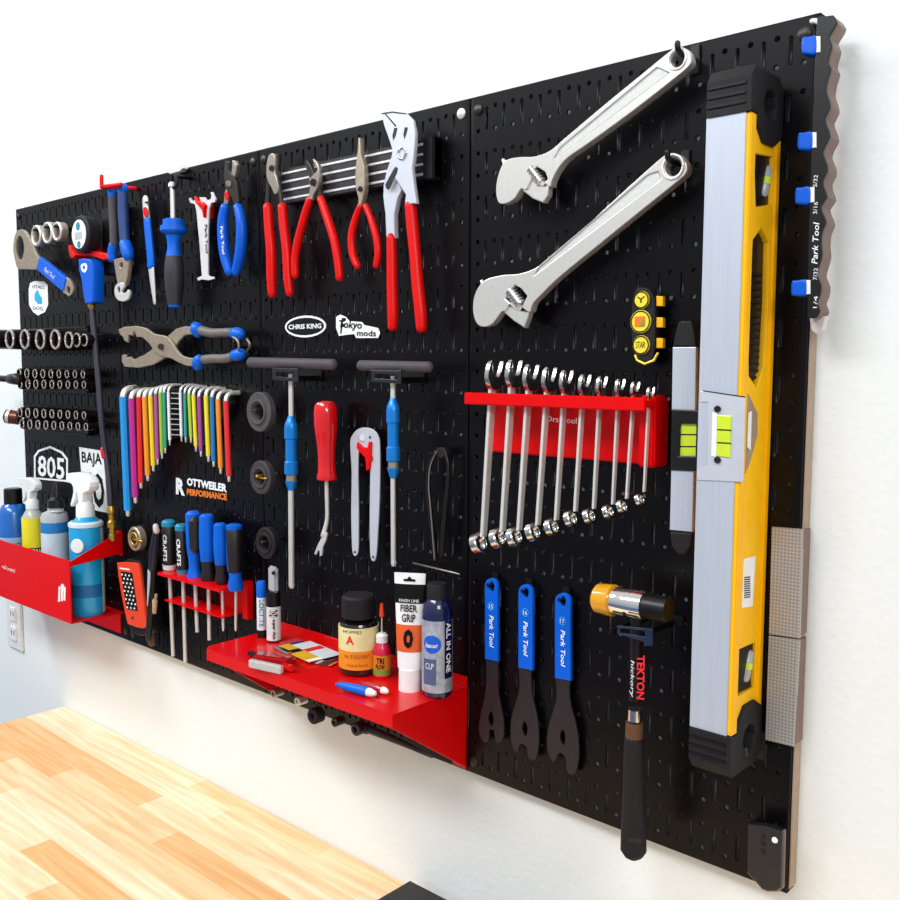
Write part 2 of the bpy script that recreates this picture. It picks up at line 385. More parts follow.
# ------------------------------------------------------------------ hooks
def hook(u, v, d, label, mat=black, r=.0028, up=.005, group='peg hooks holding the tools'):
    p = P(u, v, d); t = thing('peg_hook', label, 'hook', (p.x, 0, p.z), group)
    tube(t, 'hook_wire', [(p.x, -.001, p.z-.002), (p.x, -d*.5, p.z-.003), (p.x, -d-.004, p.z-.002), (p.x, -d-.007, p.z+up)], r, mat, sub=5, seg=10)
    box(t, 'back_tab', (p.x-.005, -.003, p.z-.016), (p.x+.005, -.0004, p.z+.012), mat, .0008)
    return t

# ------------------------------------------------------------------ adjustable wrenches
wsat = M('wrench_satin', '#d8d6d1', .33, .6, var=.04, scale=200)
def adj_wrench(label, body, jaw, win, hole, worm, panel, ox, oy, s, stud):
    d = .030; t = thing('adjustable_wrench', label, 'wrench', P(*zm([hole[0]], ox, oy, s)[0][:2], d), 'adjustable wrenches')
    hc = P(*zm([hole[0]], ox, oy, s)[0], d); hr = hole[1]/s*mpp(hc)
    B = pxl(zm(body, ox, oy, s), d); B = crv(B, 4)
    hl = circ((hc.x, hc.z), hr, 24)
    W = pxl(zm(win, ox, oy, s), d)
    pn = pxl(zm(panel, ox, oy, s), d)
    plate(t, 'body', [B, hl, W, pn], FB(d), .011, wsat, .0008)
    ring(t, 'eye_rim', (hc.x, -d-.0002, hc.z), Y, hr*1.28, hr*.17, satin)
    flat(t, 'jaw', [zm(jaw, ox, oy, s)], d-.0018, .009, wsat, .0014)
    flat(t, 'handle_panel', [zm(panel, ox, oy, s)], d-.0016, .007, M('panel_satin', '#c9ccc8', .55, .2, var=.05, scale=300, bump=.2), .0003)
    a, b = [P(*zm([q], ox, oy, s)[0], d-.004) for q in worm[:2]]; rr_ = worm[2]/s*mpp(a)
    pr = []
    for k in range(6):
        pr += [(k/6+.01, rr_*.75), (k/6+.05, rr_), (k/6+.11, rr_), (k/6+.15, rr_*.75)]
    lathe(t, 'worm_screw', a, b, pr, chrome, 20)
    q = P(*zm([stud], ox, oy, s)[0], d-.004); lathe(t, 'stud', q+Vector((-.002, 0, .003)), q+Vector((.003, 0, -.004)), [(0, .002), (1, .003)], satin, 12)
    return t
z26 = (450, 30, 2.904)
adj_wrench('upper of the two large satin chrome adjustable wrenches hanging at an angle from its eye',
    [(640, 60), (662, 48), (686, 56), (699, 82), (693, 105), (640, 150), (520, 243), (400, 330), (340, 372), (312, 405), (296, 436), (287, 455), (245, 425), (222, 462), (205, 462), (186, 490), (160, 504), (140, 500), (133, 465), (140, 420), (160, 380), (200, 369), (245, 367), (290, 350), (340, 308), (450, 215), (560, 125)],
    [(206, 458), (226, 440), (246, 420), (286, 452), (284, 480), (270, 502), (240, 490), (212, 468)],
    [(232, 418), (252, 396), (276, 412), (284, 432), (270, 450), (252, 444)], ((660, 85), 22), ((236, 402), (268, 445), 17),
    [(300, 374), (318, 342), (600, 108), (636, 124), (612, 143), (330, 356)], *z26, (158, 384))
adj_wrench('lower of the two large satin chrome adjustable wrenches, above the yellow-dialled tool',
    [(612, 372), (640, 357), (668, 364), (687, 392), (685, 415), (660, 440), (560, 520), (440, 617), (320, 715), (265, 768), (240, 795), (228, 820), (185, 790), (160, 815), (148, 820), (120, 855), (90, 861), (72, 842), (66, 800), (75, 760), (100, 727), (150, 712), (200, 708), (250, 690), (300, 650), (420, 545), (530, 445)],
    [(150, 815), (168, 800), (184, 785), (232, 812), (226, 835), (215, 865), (185, 845)],
    [(160, 780), (188, 740), (206, 750), (224, 772), (204, 812), (186, 806)], ((648, 398), 26), ((176, 756), (210, 800), 19),
    [(245, 712), (262, 684), (574, 420), (604, 410), (612, 432), (580, 458)], *z26, (95, 735))
hook(681, 50, .030, 'black peg hook through the eye of the upper adjustable wrench')
hook(671, 158, .030, 'black peg hook through the eye of the lower adjustable wrench')

# ------------------------------------------------------------------ big spirit level
XR = 1.596; XL = 1.5545; t = thing('spirit_level', 'long yellow box spirit level with silver front edge hung upright on the right panel', 'level', (1.575, -.036, .13))
ztop, zbot = .722, .166
box(t, 'front_rail', (XL, -.0685, zbot), (XR-.0045, -.0675, ztop), alu, .0012)
box(t, 'front_flange', (XL+.001, -.0675, zbot+.0005), (XR, -.0565, ztop-.0005), yellow, .001)
box(t, 'back_flange', (XL+.001, -.0095, zbot+.004), (XR-.001, -.0012, ztop-.004), yellow, .001)
def yz(l): return [(min(-.0135, max(-.053, PX(u, v, XR-.003).y)), PX(u, v, XR-.003).z) for u, v in l]
topwin = [(754, 153), (776, 158), (777, 178), (774, 186), (775, 206), (756, 207)]
handle = [(753, 240), (762, 227), (769, 243), (769, 300), (764, 366), (757, 388), (749, 376), (748, 330)]
botwin = [(736, 651), (758, 641), (759, 655), (755, 668), (757, 686), (737, 697)]
midwin = [(738, 396), (747, 392), (757, 412), (757, 435), (750, 462), (741, 476)]
webo = [(-.0565, zbot+.006), (-.0095, zbot+.006), (-.0095, ztop-.004), (-.0565, ztop-.004)]
plate(t, 'web', [webo, yz(topwin), yz(handle), yz(botwin), yz(midwin)], (Vector((XR-.003, 0, 0)), Y, Z), .006, M('yellow_web', '#ffbe06', .4), .0006)
for nm, lp in (('top_vial_block', topwin), ('bottom_vial_block', botwin)):
    o = plate(t, nm, [yz([(u+(3 if u > 765 else -2 if u < 740 or 750 < u < 757 else 1), v) for u, v in lp])], (Vector((XR-.006, 0, 0)), Y, Z), .018, black, .0006)
    c = sum((PX(u, v, XR-.004) for u, v in lp), Vector())/len(lp)
    lathe(o, 'vial', (XR-.0075, c.y-.006, c.z-.014), (XR-.0075, c.y+.004, c.z+.014), [(0, .003), (.1, .005), (.9, .005), (1, .003)], clear, 16)
    lathe(o, 'bubble_ring', (XR-.0072, c.y-.0015, c.z-.003), (XR-.0072, c.y, c.z+.003), [(0, .0054), (1, .0054)], lime, 16)
o = plate(t, 'handle_grip', [yz([(u+(2 if u > 762 else -2), v+(-3 if v < 230 else 3 if v > 380 else 0)) for u, v in handle])], (Vector((XR-.0085, 0, 0)), Y, Z), .014, black, .0006)
for k in range(30):
    z = .405+.0062*k; box(o, 'grip_rib', (XR-.0088, -.040, z), (XR-.0065, -.020, z+.0028), blackm, .0004)
plate(t, 'centre_vial_lens', [yz([(739, 398), (747, 394), (756, 413), (756, 434), (749, 460), (742, 474)])], (Vector((XR-.001, 0, 0)), Y, Z), .010, M('grey_lens', '#b9a58c', .2, 0, .5, trans=.3), .001)
plate(t, 'lens_slot', [yz([(745, 413), (749, 411), (748, 450), (743, 447)])], (Vector((XR-.0002, 0, 0)), Y, Z), .001, white, .0003)
# front vial housing
ho_ = flat(t, 'front_vial_housing', [[(700, 391), (745, 397), (743, 482), (697, 480), (697, 470), (708, 466), (708, 402), (700, 402)]], .0695, .001, palesilver, .0003)
flat(t, 'front_vial', [[(717, 415), (731, 416), (730, 458), (716, 456)]], .0705, .002, lime, .0006)
flat(t, 'front_vial_frame', [[(712, 412), (717, 413), (716, 457), (711, 456)]], .0705, .001, white, .0003)
for v in (429, 442): flat(t, 'vial_line', [[(717, v), (731, v+.7), (731, v+2), (717, v+1.3)]], .0707, .0003, print_b, 0)
for v in (409, 460): plathe(t, 'vial_screw', (717.5, v, .069), (717.5, v, .0715), [(0, 3.6), (1, 3.2)], black, seg=14)
flat(t, 'housing_seam', [[(703, 390.3), (745, 396.5), (745, 397.5), (703, 391.3)]], .0698, .0004, print_b, 0)
# paper label with bar code on the web
lab = [(743.5, 559), (755, 556), (752, 606), (741.5, 608)]
o = plate(t, 'price_label', [yz(lab)], (Vector((XR-.0024, 0, 0)), Y, Z), .0006, paper, .0001)
for k in range(10):
    v = 577+2.2*k; u = 743.5; plate(o, 'barcode_bar', [yz([(u, v), (u+6, v-.8), (u+6, v+.3), (u, v+1.1)])], (Vector((XR-.0021, 0, 0)), Y, Z), .0003, print_b, 0)
# end caps with their hanging holes
for s, z0, lp_, holec in ((1, ztop, None, None), (-1, zbot, None, None)):
    zc = z0+s*.018
    out = [(-.070, z0), (-.070, z0+s*.030), (-.063, z0+s*.040), (-.012, z0+s*.040), (-.0012, z0+s*.030), (-.0012, z0-s*.012), (-.018, z0-s*.022), (-.040, z0-s*.022), (-.0560, z0-s*.006), (-.0565, z0)]
    hl = circ((-.030, z0+s*.012), .0135, 8)
    if s < 0: out = out[::-1]
    o = plate(t, 'end_cap', [out, hl], (Vector((XR+.0006, 0, 0)), Y, Z), .042, blackm, .0015)
    for k in range(3): box(o, 'cap_ridge', (XL+.001, -.0715, z0+s*(.008+.008*k)-.0012), (XR-.004, -.0695, z0+s*(.008+.008*k)+.0012), black, .0005)
hook(748, 752, .030, 'bracket hook under the bottom end cap of the long yellow level', darksteel)

# ------------------------------------------------------------------ torpedo level
t = thing('torpedo_level', 'short silver and orange torpedo level hung upright left of the long yellow level', 'level', P(682, 545, .045))
d = .045
def tb(nm, lp, dd, th, m, **k): return flat(t, nm, [lp], dd, th, m, **k)
tb('upper_rail', [(672.5, 347), (696, 347), (695, 411), (671.5, 411)], d, .006, alu)
tb('lower_rail', [(671, 470), (693.5, 471), (692, 532), (669.5, 530)], d, .006, alu)
tb('orange_body', [(673.5, 349), (696.3, 349), (692.2, 531), (670.5, 529)], d-.0062, .018, orange)
tb('top_cap', [(672.5, 347), (674, 338), (678, 322), (681, 320.5), (691, 321), (694, 332), (696, 347)], d+.001, .027, blackm, bev=.002)
tb('bottom_cap', [(669.5, 531), (692.3, 533), (691, 546), (685, 555), (677, 554), (671, 546)], d+.001, .027, blackm, bev=.002)
o = flat(t, 'vial_block', [[(671.5, 409), (697, 410), (703, 416), (702, 464), (693, 471), (670, 470)], [(679.5, 424), (696, 424), (695, 456), (678.5, 456)]], d+.002, .02, black, .0012)
tb('vial', [(679, 423), (697, 423), (696, 457), (678, 457)], d-.001, .006, lime)
for v in (434, 446): tb('vial_line', [(679, v), (697, v), (697, v+1.2), (679, v+1.2)], d-.0007, .0003, print_b, bev=0)
for (a0_, a1_) in ((355, 372), (478, 492), (515, 528)): tb('orange_lug', [(695, a0_), (700.5, a0_+1), (700, a1_), (694.5, a1_)], d-.010, .010, orange)

# ------------------------------------------------------------------ three-dial tool
t = thing('spoke_key_tool', 'small black tool with three yellow round dials between the lower adjustable wrench and the levels', 'key tool', P(641, 325, .02))
z31 = (600, 270, 2.904); d = .018
flat(t, 'body', [zm(crv([(105, 58), (122, 50), (145, 60), (158, 90), (160, 150), (158, 225), (150, 262), (125, 272), (102, 262), (94, 225), (90, 150), (94, 85)], 3), *z31)], d, .010, blackm, .0015)
for (x_, y_, r_, tx) in ((122, 87, 23, 'Y'), (120, 150, 30, None), (121, 218, 25, 'STAR')):
    c = zm([(x_, y_)], *z31)[0]; p = P(*c, d)
    ry = r_/2.904*mpp(p)
    o = plate(t, 'dial', [circ((p.x, p.z), ry*1.12, 24, ry*1.12)], FB(d+.002), .003, M('yellow_dial', '#eedb3a', .4), .0006)
    if tx: text(o, tx, (p.x-ry*.6, -d-.0022, p.z-ry*.35), (p.x+ry*.6, -d-.0022, p.z-ry*.35), (0, 0, ry*.75), print_b)
    else:
        plate(o, 'label', [[(p.x-ry*.6, p.z-ry*.5), (p.x+ry*.5, p.z-ry*.5), (p.x+ry*.5, p.z+ry*.5), (p.x-ry*.6, p.z+ry*.5)]], FB(d+.0024), .0006, print_o, 0)
        plate(o, 'label_mark', [[(p.x-ry*.1, p.z-ry*.45), (p.x+ry*.45, p.z-ry*.45), (p.x+ry*.45, p.z+ry*.3)]], FB(d+.0027), .0004, greenl, 0)
    ring(o, 'dial_ring', (p.x, -d-.002, p.z), Y, ry*1.0, .0007, print_b, 28, 6)
for y_ in (90, 152, 212): flat(t, 'tab', [zm([(163, y_-15), (182, y_-14), (182, y_+15), (163, y_+15)], *z31)], d-.002, .006, yellow)
ptube(t, 'hex_hook', zm([(103, 248, d, 4), (108, 262, d, 4), (130, 273, d, 4), (158, 262, d, 4), (168, 242, d, 4)], *z31), M('yellow_hook', '#e3c53c', .3, .4), sub=1, seg=8)

# ------------------------------------------------------------------ red comb rack with combination wrenches
z27 = (460, 350, 4.09)
t = thing('wrench_rack', 'red comb rack holding ten combination wrenches on the right panel', 'rack', (1.37, 0, .40), None)
box(t, 'back_plate', (1.254, -.006, .402), (1.488, -.0006, .470), red, .0015)
rx1 = PX(655, 410, 1.487)
box(t, 'end_block', (1.470, -.030, .402), (1.4885, -.006, .474), red, .002)
box(t, 'top_lip', (1.2545, -.049, .459), (1.488, -.045, .4725), red, .001)
TOP = [(120, 100), (200, 92), (270, 105), (345, 112), (415, 118), (490, 130), (560, 132), (635, 137), (697, 142), (760, 158)]
BOT = [(82, 790), (160, 770), (228, 765), (304, 745), (380, 725), (458, 690), (534, 680), (612, 662), (668, 640), (740, 612)]
xs = []
for (a, b) in zip(TOP, BOT):
    u, v = zm([a], *z27)[0]; p = P(u+1, v, .030); xs.append(p.x)
edges = [1.2545]+[x_-.0035 for x_ in xs]+[1.488]
prev = 1.2545
for x_ in xs+[None]:
    hi = (x_-.0035) if x_ else 1.488
    if hi-prev > .002: box(t, 'comb_tooth', (prev, -.045, .4625), (hi, -.006, .4695), red, .0008)
    if x_: prev = x_+.0035
o = ptext(t, 'Ors Tool', zm([(352, 292)], *z27)[0], zm([(478, 302)], *z27)[0], zm([(352, 268)], *z27)[0], .0062, paper, bold=.01)
def combo(i, a, b):
    u, v = zm([a], *z27)[0]; top = P(u+1, v, .030); x_ = top.x
    ub, vb = zm([b], *z27)[0]; bot = PX(ub, vb, x_)
    sc_ = 1-.055*i
    lab = ['largest combination wrench, leftmost in the red comb rack', 'second combination wrench from the left in the red comb rack', 'third combination wrench from the left in the red comb rack', 'fourth combination wrench from the left, by the rack lettering',
           'fifth combination wrench from the left, crossing the rack lettering', 'sixth combination wrench from the left in the red comb rack', 'fourth combination wrench from the right in the red comb rack', 'third combination wrench from the right in the red comb rack',
           'second smallest combination wrench, next to last in the red comb rack', 'smallest combination wrench, rightmost in the red comb rack'][i]
    t = thing('combination_wrench', 'chrome '+lab, 'wrench', bot, 'combination wrenches in the red comb rack')
    # plane through Z-like axis and Y: local s axis toward the room
    ax = (top-bot); L = ax.length; ax.normalize(); ex = X.cross(ax).normalized()
    # ex points along +Y-ish or -Y-ish; plane basis (ax perpendicular ex)
    w_ = .0052*sc_
    plate(t, 'shaft', [[(-w_*.85, .008), (w_*.85, .008), (w_, L*.55), (w_*1.1, L-.012), (-w_*1.1, L-.012), (-w_, L*.55)]], (bot+X*.0022, ex, ax), .0044*sc_, satin, .0013)
    # ring end, cranked towards -x
    rc = .0125*sc_
    pr = bot
    axr = (X*math.cos(.35)+ax*math.sin(.35)).normalized()
    p0 = pr-axr*.0055*sc_+X*-.0015; p1 = pr+axr*.0045*sc_+X*-.0015
    hollow(t, 'ring_end', p0, p1, rc, rc*.62, chrome, 12)
    # open end with two jaws
    k = sc_
    g = [(-.006, -.004), (.006, -.004), (.0125, .006), (.0105, .018), (.0065, .021), (.0045, .010), (-.002, .0075), (-.006, .013), (-.0095, .0225), (-.0135, .015), (-.0125, .004)]
    g = [(x2*k*1.2, y2*k*1.25) for x2, y2 in g]
    plate(t, 'open_end', [crv(g, 3)], (top-ax*.012+X*.0032, ex, ax), .0062*sc_, chrome, .0012)
    text(t, 'VANADIUM', bot+X*.0024+ax*(L*.62)-ex*.0018, bot+X*.0024+ax*(L*.38)-ex*.0018, ex*.0032, steel)
def hollow(par, name, p0, p1, ro, ri, mat, n=24, inner_n=None):
    p0 = Vector(p0); p1 = Vector(p1); t = (p1-p0).normalized(); ref = Z if abs(t.z) < .9 else X
    nx = (ref-t*ref.dot(t)).normalized(); ny = t.cross(nx); vs = []; fs = []
    L = (p1-p0).length; c_ = min(L*.12, (ro-ri)*.3)
    rows = [(c_, ro, 0), (L-c_, ro, 0), (L, ro-c_, 0), (L, ri+c_*.5, 0), (L-c_, ri, 0), (c_, ri, 0), (0, ri+c_*.5, 0), (0, ro-c_, 0)]
    for (s, r, _) in rows:
        for k in range(n):
            a = 2*math.pi*k/n; vs.append(p0+t*s+nx*math.cos(a)*r+ny*math.sin(a)*r)
    m = len(rows)
    for i in range(m):
        for k in range(n): fs.append((i*n+k, i*n+(k+1) % n, ((i+1) % m)*n+(k+1) % n, ((i+1) % m)*n+k))
    return link(par, name, vs, fs, mat, 35)
for i, (a, b) in enumerate(zip(TOP, BOT)): combo(i, a, b)

# ------------------------------------------------------------------ cone wrenches
zc8 = (480, 560, 4.09)
def cone(label, gl, cx0, yt, yb, hw, head, hole2, num, cx1):
    d = .010; t = thing('cone_wrench', label, 'wrench', P(*zm([(cx0, yt)], *zc8)[0], d), 'cone wrenches in a row')
    hd = crv(zm(head, *zc8), 3)
    hh = zm(crv([(hole2[0], hole2[1]-32), (hole2[0]+12, hole2[1]), (hole2[0]+3, hole2[1]+32), (hole2[0]-11, hole2[1])], 3), *zc8)
    flat(t, 'head', [hd, hh], d-.001, .0028, conegrey, .0005)
    n = 8; arc_ = [(cx0-hw*math.cos(math.pi*k/n), yt+hw-hw*math.sin(math.pi*k/n)) for k in range(n+1)]
    g = arc_+[(cx1+hw+1, yb+6), (cx1-hw, yb-6)]
    hl = crv([(cx0, yt+14), (cx0+13, yt+30), (cx0+4, yt+55), (cx0-11, yt+38)], 3)
    o = flat(t, 'grip', [zm(g, *zc8), zm(hl, *zc8)], d+.0012, .005, blue2, .001)
    dd = d+.0014
    ym = yt+115; p = P(*zm([(cx0, ym)], *zc8)[0], dd); r_ = 14/4.09*mpp(p)*1.15
    ring(o, 'number_ring', (p.x, -dd, p.z), Y, r_, .0005, print_c, 24, 6)
    text(o, num, (p.x-r_*.6, -dd, p.z-r_*.55), (p.x+r_*.6, -dd, p.z-r_*.55), (0, 0, r_*1.1), paper)
    m = (cx0+cx1)/2; ptext(o, 'Park Tool', zm([(m-7, yt+150)], *zc8)[0], zm([(m-6, yb-55)], *zc8)[0], zm([(m+11, yt+153)], *zc8)[0], dd, paper, shear=.2, bold=.015)
    hook(*zm([(cx0, yt+22)], *zc8)[0], d, 'black hook through the '+gl+' cone wrench', r=.0016, up=.001)
cone('blue-gripped cone wrench marked 15, leftmost of the three', 'left', 45, 75, 411, 26, [(24, 380), (70, 380), (72, 440), (74, 540), (93, 640), (97, 700), (90, 740), (66, 748), (56, 700), (38, 692), (34, 740), (12, 742), (-6, 700), (2, 630), (22, 540), (25, 440)], (43, 650), '15', 45)
cone('blue-gripped cone wrench marked 16, middle of the three', 'middle', 185, 100, 447, 29, [(158, 420), (212, 420), (208, 470), (212, 550), (234, 645), (240, 740), (228, 815), (200, 812), (190, 768), (165, 752), (152, 790), (132, 760), (124, 700), (130, 635), (158, 540), (160, 470)], (182, 690), '16', 184)
cone('blue-gripped cone wrench marked 17, rightmost of the three by the mallet', 'right', 337, 135, 490, 32, [(310, 460), (366, 460), (365, 520), (370, 590), (396, 690), (404, 800), (388, 875), (356, 868), (350, 810), (322, 790), (302, 830), (280, 790), (273, 740), (280, 680), (310, 580), (312, 520)], (337, 725), '17', 337)

# ------------------------------------------------------------------ mallet
t = thing('soft_face_mallet', 'mallet with amber and black faces hanging beside the cone wrenches', 'mallet', P(634, 850, .05))
d = .055
p0 = P(601, 598.5, d); p1 = P(667, 609.5, d); L = p1-p0; r_ = 14.5*mpp(p0)
def hl_(nm, a, b, prof, m): return lathe(t, nm, p0+L*a, p0+L*b, prof, m, 32)
hl_('amber_face', -.07, .22, [(0, r_*.85), (.12, r_*1.02), (.6, r_*1.08), (.95, r_*1.1), (1, r_*.9)], amber)
hl_('head_barrel', .16, .70, [(0, r_*.92), (.04, r_*.97), (.96, r_*.97), (1, r_*.9)], M('mirror_chrome', '#f2f2f2', .08, 1, var=.01))
hl_('black_face', .69, 1.03, [(0, r_*.95), (.1, r_*.86), (.9, r_*.85), (1, r_*.8)], black)
ptube(t, 'shaft', [(636.5, 608, d, 6), (636, 640, d, 6), (635, 700, d, 6.5)], black, sub=2, round_end=False)
ptube(t, 'ferrule', [(635, 709, d, 7.2), (634.5, 720, d, 7.2)], chrome, round_end=False)
ptube(t, 'grip_band', [(634.5, 722, d, 8.8), (634, 738, d, 9)], brown, round_end=False)
g = ptube(t, 'grip', [(634, 738, d, 9.6), (634, 760, d, 10.5), (634, 800, d, 11.5), (633.5, 830, d, 12.5), (633.5, 850, d, 13)], blackm, sub=4)
p = P(640, 645, d+.0068); text(t, 'TEKTON', P(637, 655, d+.0082), P(636.5, 699, d+.0082), P(645, 655.5, d+.0082)-P(637, 655, d+.0082), print_r, bold=.03)
text(t, 'hickory', P(630, 660, d+.0082), P(629.5, 697, d+.0082), P(634.5, 660.5, d+.0082)-P(630, 660, d+.0082), paper, shear=.2)
text(t, 'TEKTON', P(628, 842, d+.0142), P(641, 843, d+.0142), P(628, 838, d+.0142)-P(628, 842, d+.0142), greyr)
t = thing('mallet_bracket', 'black steel two-prong bracket carrying the mallet head', 'bracket', P(634, 632, 0))
a = P(617, 626, .066); b = P(652, 640, .066)
box(t, 'bracket_plate', (a.x, -.004, b.z), (b.x, -.0006, a.z+.004), black, .001)
for xx in (P(624, 630, d).x-.004, P(648, 630, d).x-.003): box(t, 'prong', (xx, -.078, a.z-.007), (xx+.005, -.003, a.z-.001), black, .0015)
flat(t, 'bracket_lip', [[(617, 626), (652, 629), (652, 646), (644, 646), (644, 642), (617, 634)], [(620, 628.5), (645, 631), (645, 637), (620, 633)]], .080, .003, M('bracket_dark_blue', '#1c2c44', .3, .2), .0008)

# ------------------------------------------------------------------ organiser strip with scalloped edge at the far right
t = thing('hex_wrench_holder', 'black scalloped tool holder with blue clips on the right edge of the boards', 'holder', (1.64, 0, .53))
d = .030
sc_pts = []
prof = [(15, 832), (22, 836), (30, 832), (37, 828), (45, 831), (53, 829), (62, 827), (68, 830), (78, 827), (90, 825), (100, 828), (108, 829), (118, 824), (126, 826), (136, 829), (146, 824), (154, 822), (164, 826), (172, 826), (180, 822), (188, 823), (197, 826), (206, 820), (214, 822), (222, 825), (232, 821), (244, 820), (255, 821), (266, 818), (275, 816), (285, 820), (295, 819), (303, 816), (311, 819), (318, 815)]
lp = [(u, v) for v, u in prof]
left = [(807, 318), (808, 250), (812, 120), (817, 17)]
flat(t, 'face_strip', [crv([(u+1, v) for u, v in lp], 2, False)+left], d, .004, black, .0006)
flat(t, 'scalloped_back', [crv(lp, 2, False)+left], d-.0042, .026, taupe, .0008)
flat(t, 'foot', [[(809, 316), (826, 316), (822, 330), (816, 334), (811, 330)]], .012, .010, offw, .001)
ptext(t, 'Park Tool', (817.5, 264), (819.5, 222), (811.5, 264), d+.0002, paper, shear=.2, bold=.01)
for (v, s_) in ((187, '5/32'), (214, '3/16'), (280, '7/32'), (308, '1/4')): ptext(t, s_, (817, v), (818, v-12), (813, v), d+.0002, paper)
for (u0, u1, v0, v1) in ((800.5, 816, 36, 54), (796.5, 812, 132, 149.5), (794, 810, 187, 204), (790, 806, 280, 296)):
    o = flat(t, 'clip', [crv([(u0+1, v0+1.5), (u0+6, v0+.3), (u1, v0), (u1, v1-1), (u0+5, v1), (u0+.5, v1-2)], 3)], d+.002, .016, blue2, .002)
    flat(o, 'clip_end', [[(u1, v0), (u1+4, v0), (u1+4, v1-2), (u1, v1-1.5)]], d+.0015, .010, white, .0008)
t2 = thing('loop_ring', 'white ring on the top right corner of the boards', 'ring', P(810, 30, .01))
ring(t2, 'hoop', P(811, 33, .006), Y, .010, .0022, white, 24, 8, arc=.55, start=0)

# textured grey plates below it
for i, (lp, lb) in enumerate((([(771.5, 527), (802.5, 529.5), (799, 638.5), (768.7, 634.5)], 'upper of two grey diamond-textured plates on the right edge of the boards'),
                              ([(768.6, 636), (799, 640), (793.7, 747), (765, 740)], 'lower of two grey diamond-textured plates on the right edge of the boards'))):
    t = thing('textured_plate', lb, 'plate', P(*lp[3], .004), 'grey textured plates')
    flat(t, 'face', [lp], .005, .0045, knurl, .0006)
    a, b = P(*lp[1], .005), P(*lp[2], .005)
    box(t, 'side_flap', (S*4+.0018, -.003, b.z+.001), (S*4+.004, YW-.004, a.z-.001), taupe, .0005)
t = thing('corner_device', 'small rounded black device with one white light at the bottom right corner of the boards', 'device', P(765, 888, .02))
lp = [(748, 824), (765, 826), (782, 831), (780.5, 888), (776, 891), (768, 891), (762, 889), (757, 883), (747, 872)]
flat(t, 'body', [lp], .022, .008, M('device_black', '#15151d', .35), .001)
flat(t, 'middle_layer', [[(u+1.5 if u > 775 else u, v+.5) for u, v in lp]], .0135, .006, taupe, .0008)
flat(t, 'back_layer', [[(u+2 if u > 775 else u, v+.8) for u, v in lp]], .0070, .006, M('layer_beige', '#8f7563', .5), .0008)
plathe(t, 'light', (775, 840, .022), (775, 840, .0232), [(0, 3.2), (1, 2.6)], white)
for v in (836, 843, 851): plathe(t, 'round_mark', (764, v, .022), (764, v, .0226), [(0, 2.6), (1, 2.2)], print_b)

#PART2
# ------------------------------------------------------------------ magnetic bar and the four red-handled pliers
z28 = (250, 90, 4.5)
t = thing('magnetic_bar', 'black magnetic tool bar with pale metal stripes behind the red-handled pliers', 'tool bar', P(355, 180, 0))
a = P(284, 168, .012); b = P(437, 182, .012)
ztb = P(355, 155, .012).z; zbb = P(355, 192, .012).z
box(t, 'bar_body', (a.x, -.016, zbb), (b.x, -.0006, ztb), M('bar_grey', '#2b2930', .4, .3), .001)
xs0 = P(424, 160, .016).x
box(t, 'end_cap', (xs0, -.019, zbb-.002), (b.x, -.0006, ztb+.002), black, .0015)
for k in range(4):
    z = zbb+(ztb-zbb)*(k+.5)/4; box(t, 'magnet_strip', (a.x+.001, -.0175, z-.0016), (xs0-.001, -.0155, z+.0014), satin, .0004)

def plier(label, cat, handles, grips, heads, gm, hm, pivot=None, d=.03, loc=None, group=None, extra=None, nm='pliers'):
    t = thing(nm, label, cat, P(*loc), group)
    for h in heads: flat(t, 'jaw', [h[0]], h[1], h[2], h[3] if len(h) > 3 else hm, .0012)
    for h in handles: ptube(t, 'handle', h, hm, flatk=.8)
    for g in grips: ptube(t, 'grip', g, gm, sub=5)
    if pivot: plathe(t, 'pivot', (pivot[0], pivot[1], pivot[3]), (pivot[0], pivot[1], pivot[3]+.003), [(0, pivot[2]), (.7, pivot[2]), (1, pivot[2]*.7)], hm)
    return t
D = .026
g4 = 'red-handled pliers on the magnetic bar'
plier('slip-joint pliers with long straight red handles, leftmost of the four red-handled pliers', 'pliers',
    [zm([(88, 400, D, 12), (82, 460, D, 13), (78, 530, D, 13)], *z28), zm([(125, 400, D, 10), (135, 460, D, 12), (145, 530, D, 12)], *z28)],
    [zm([(80, 522, D, 22), (86, 620, D, 23), (95, 720, D, 24), (97, 850, D, 23), (100, 922, D, 19)], *z28), zm([(145, 522, D, 21), (152, 610, D, 22), (165, 720, D, 22), (172, 850, D, 22), (180, 918, D, 18)], *z28)],
    [(zm(crv([(80, 300), (96, 284), (108, 295), (112, 330), (110, 370), (120, 400), (128, 450), (110, 470), (95, 440), (75, 400), (72, 350)], 3), *z28), D+.003, .006, steel),
     (zm([(112, 290), (127, 285), (128, 330), (124, 360), (137, 385), (130, 405), (110, 400), (112, 340)], *z28), D-.002, .005, darksteel)],
    redg, darksteel, zm([(98, 352)], *z28)[0]+(3, D+.003), loc=(275, 290, D), group=g4)
plier('diagonal cutting pliers with red handles spread wide, second of the red-handled pliers', 'pliers',
    [], [zm([(270, 492, D, 18), (245, 570, D, 19), (218, 670, D, 19), (203, 760, D, 19), (204, 838, D, 17)], *z28), zm([(318, 488, D, 18), (350, 580, D, 20), (378, 670, D, 20), (395, 760, D, 20), (404, 848, D, 18)], *z28)],
    [(zm([(250, 312), (262, 325), (275, 345), (285, 372), (312, 385), (315, 450), (322, 488), (306, 492), (295, 465), (272, 430), (262, 380), (250, 350)], *z28), D+.001, .006, darksteel),
     (zm([(280, 308), (298, 322), (310, 350), (312, 400), (302, 440), (284, 470), (280, 495), (262, 490), (268, 440), (264, 400), (290, 375), (302, 358), (290, 340)], *z28), D+.004, .006, steel)],
    redg, darksteel, zm([(284, 415)], *z28)[0]+(3.6, D+.004), loc=(318, 275, D), group=g4)
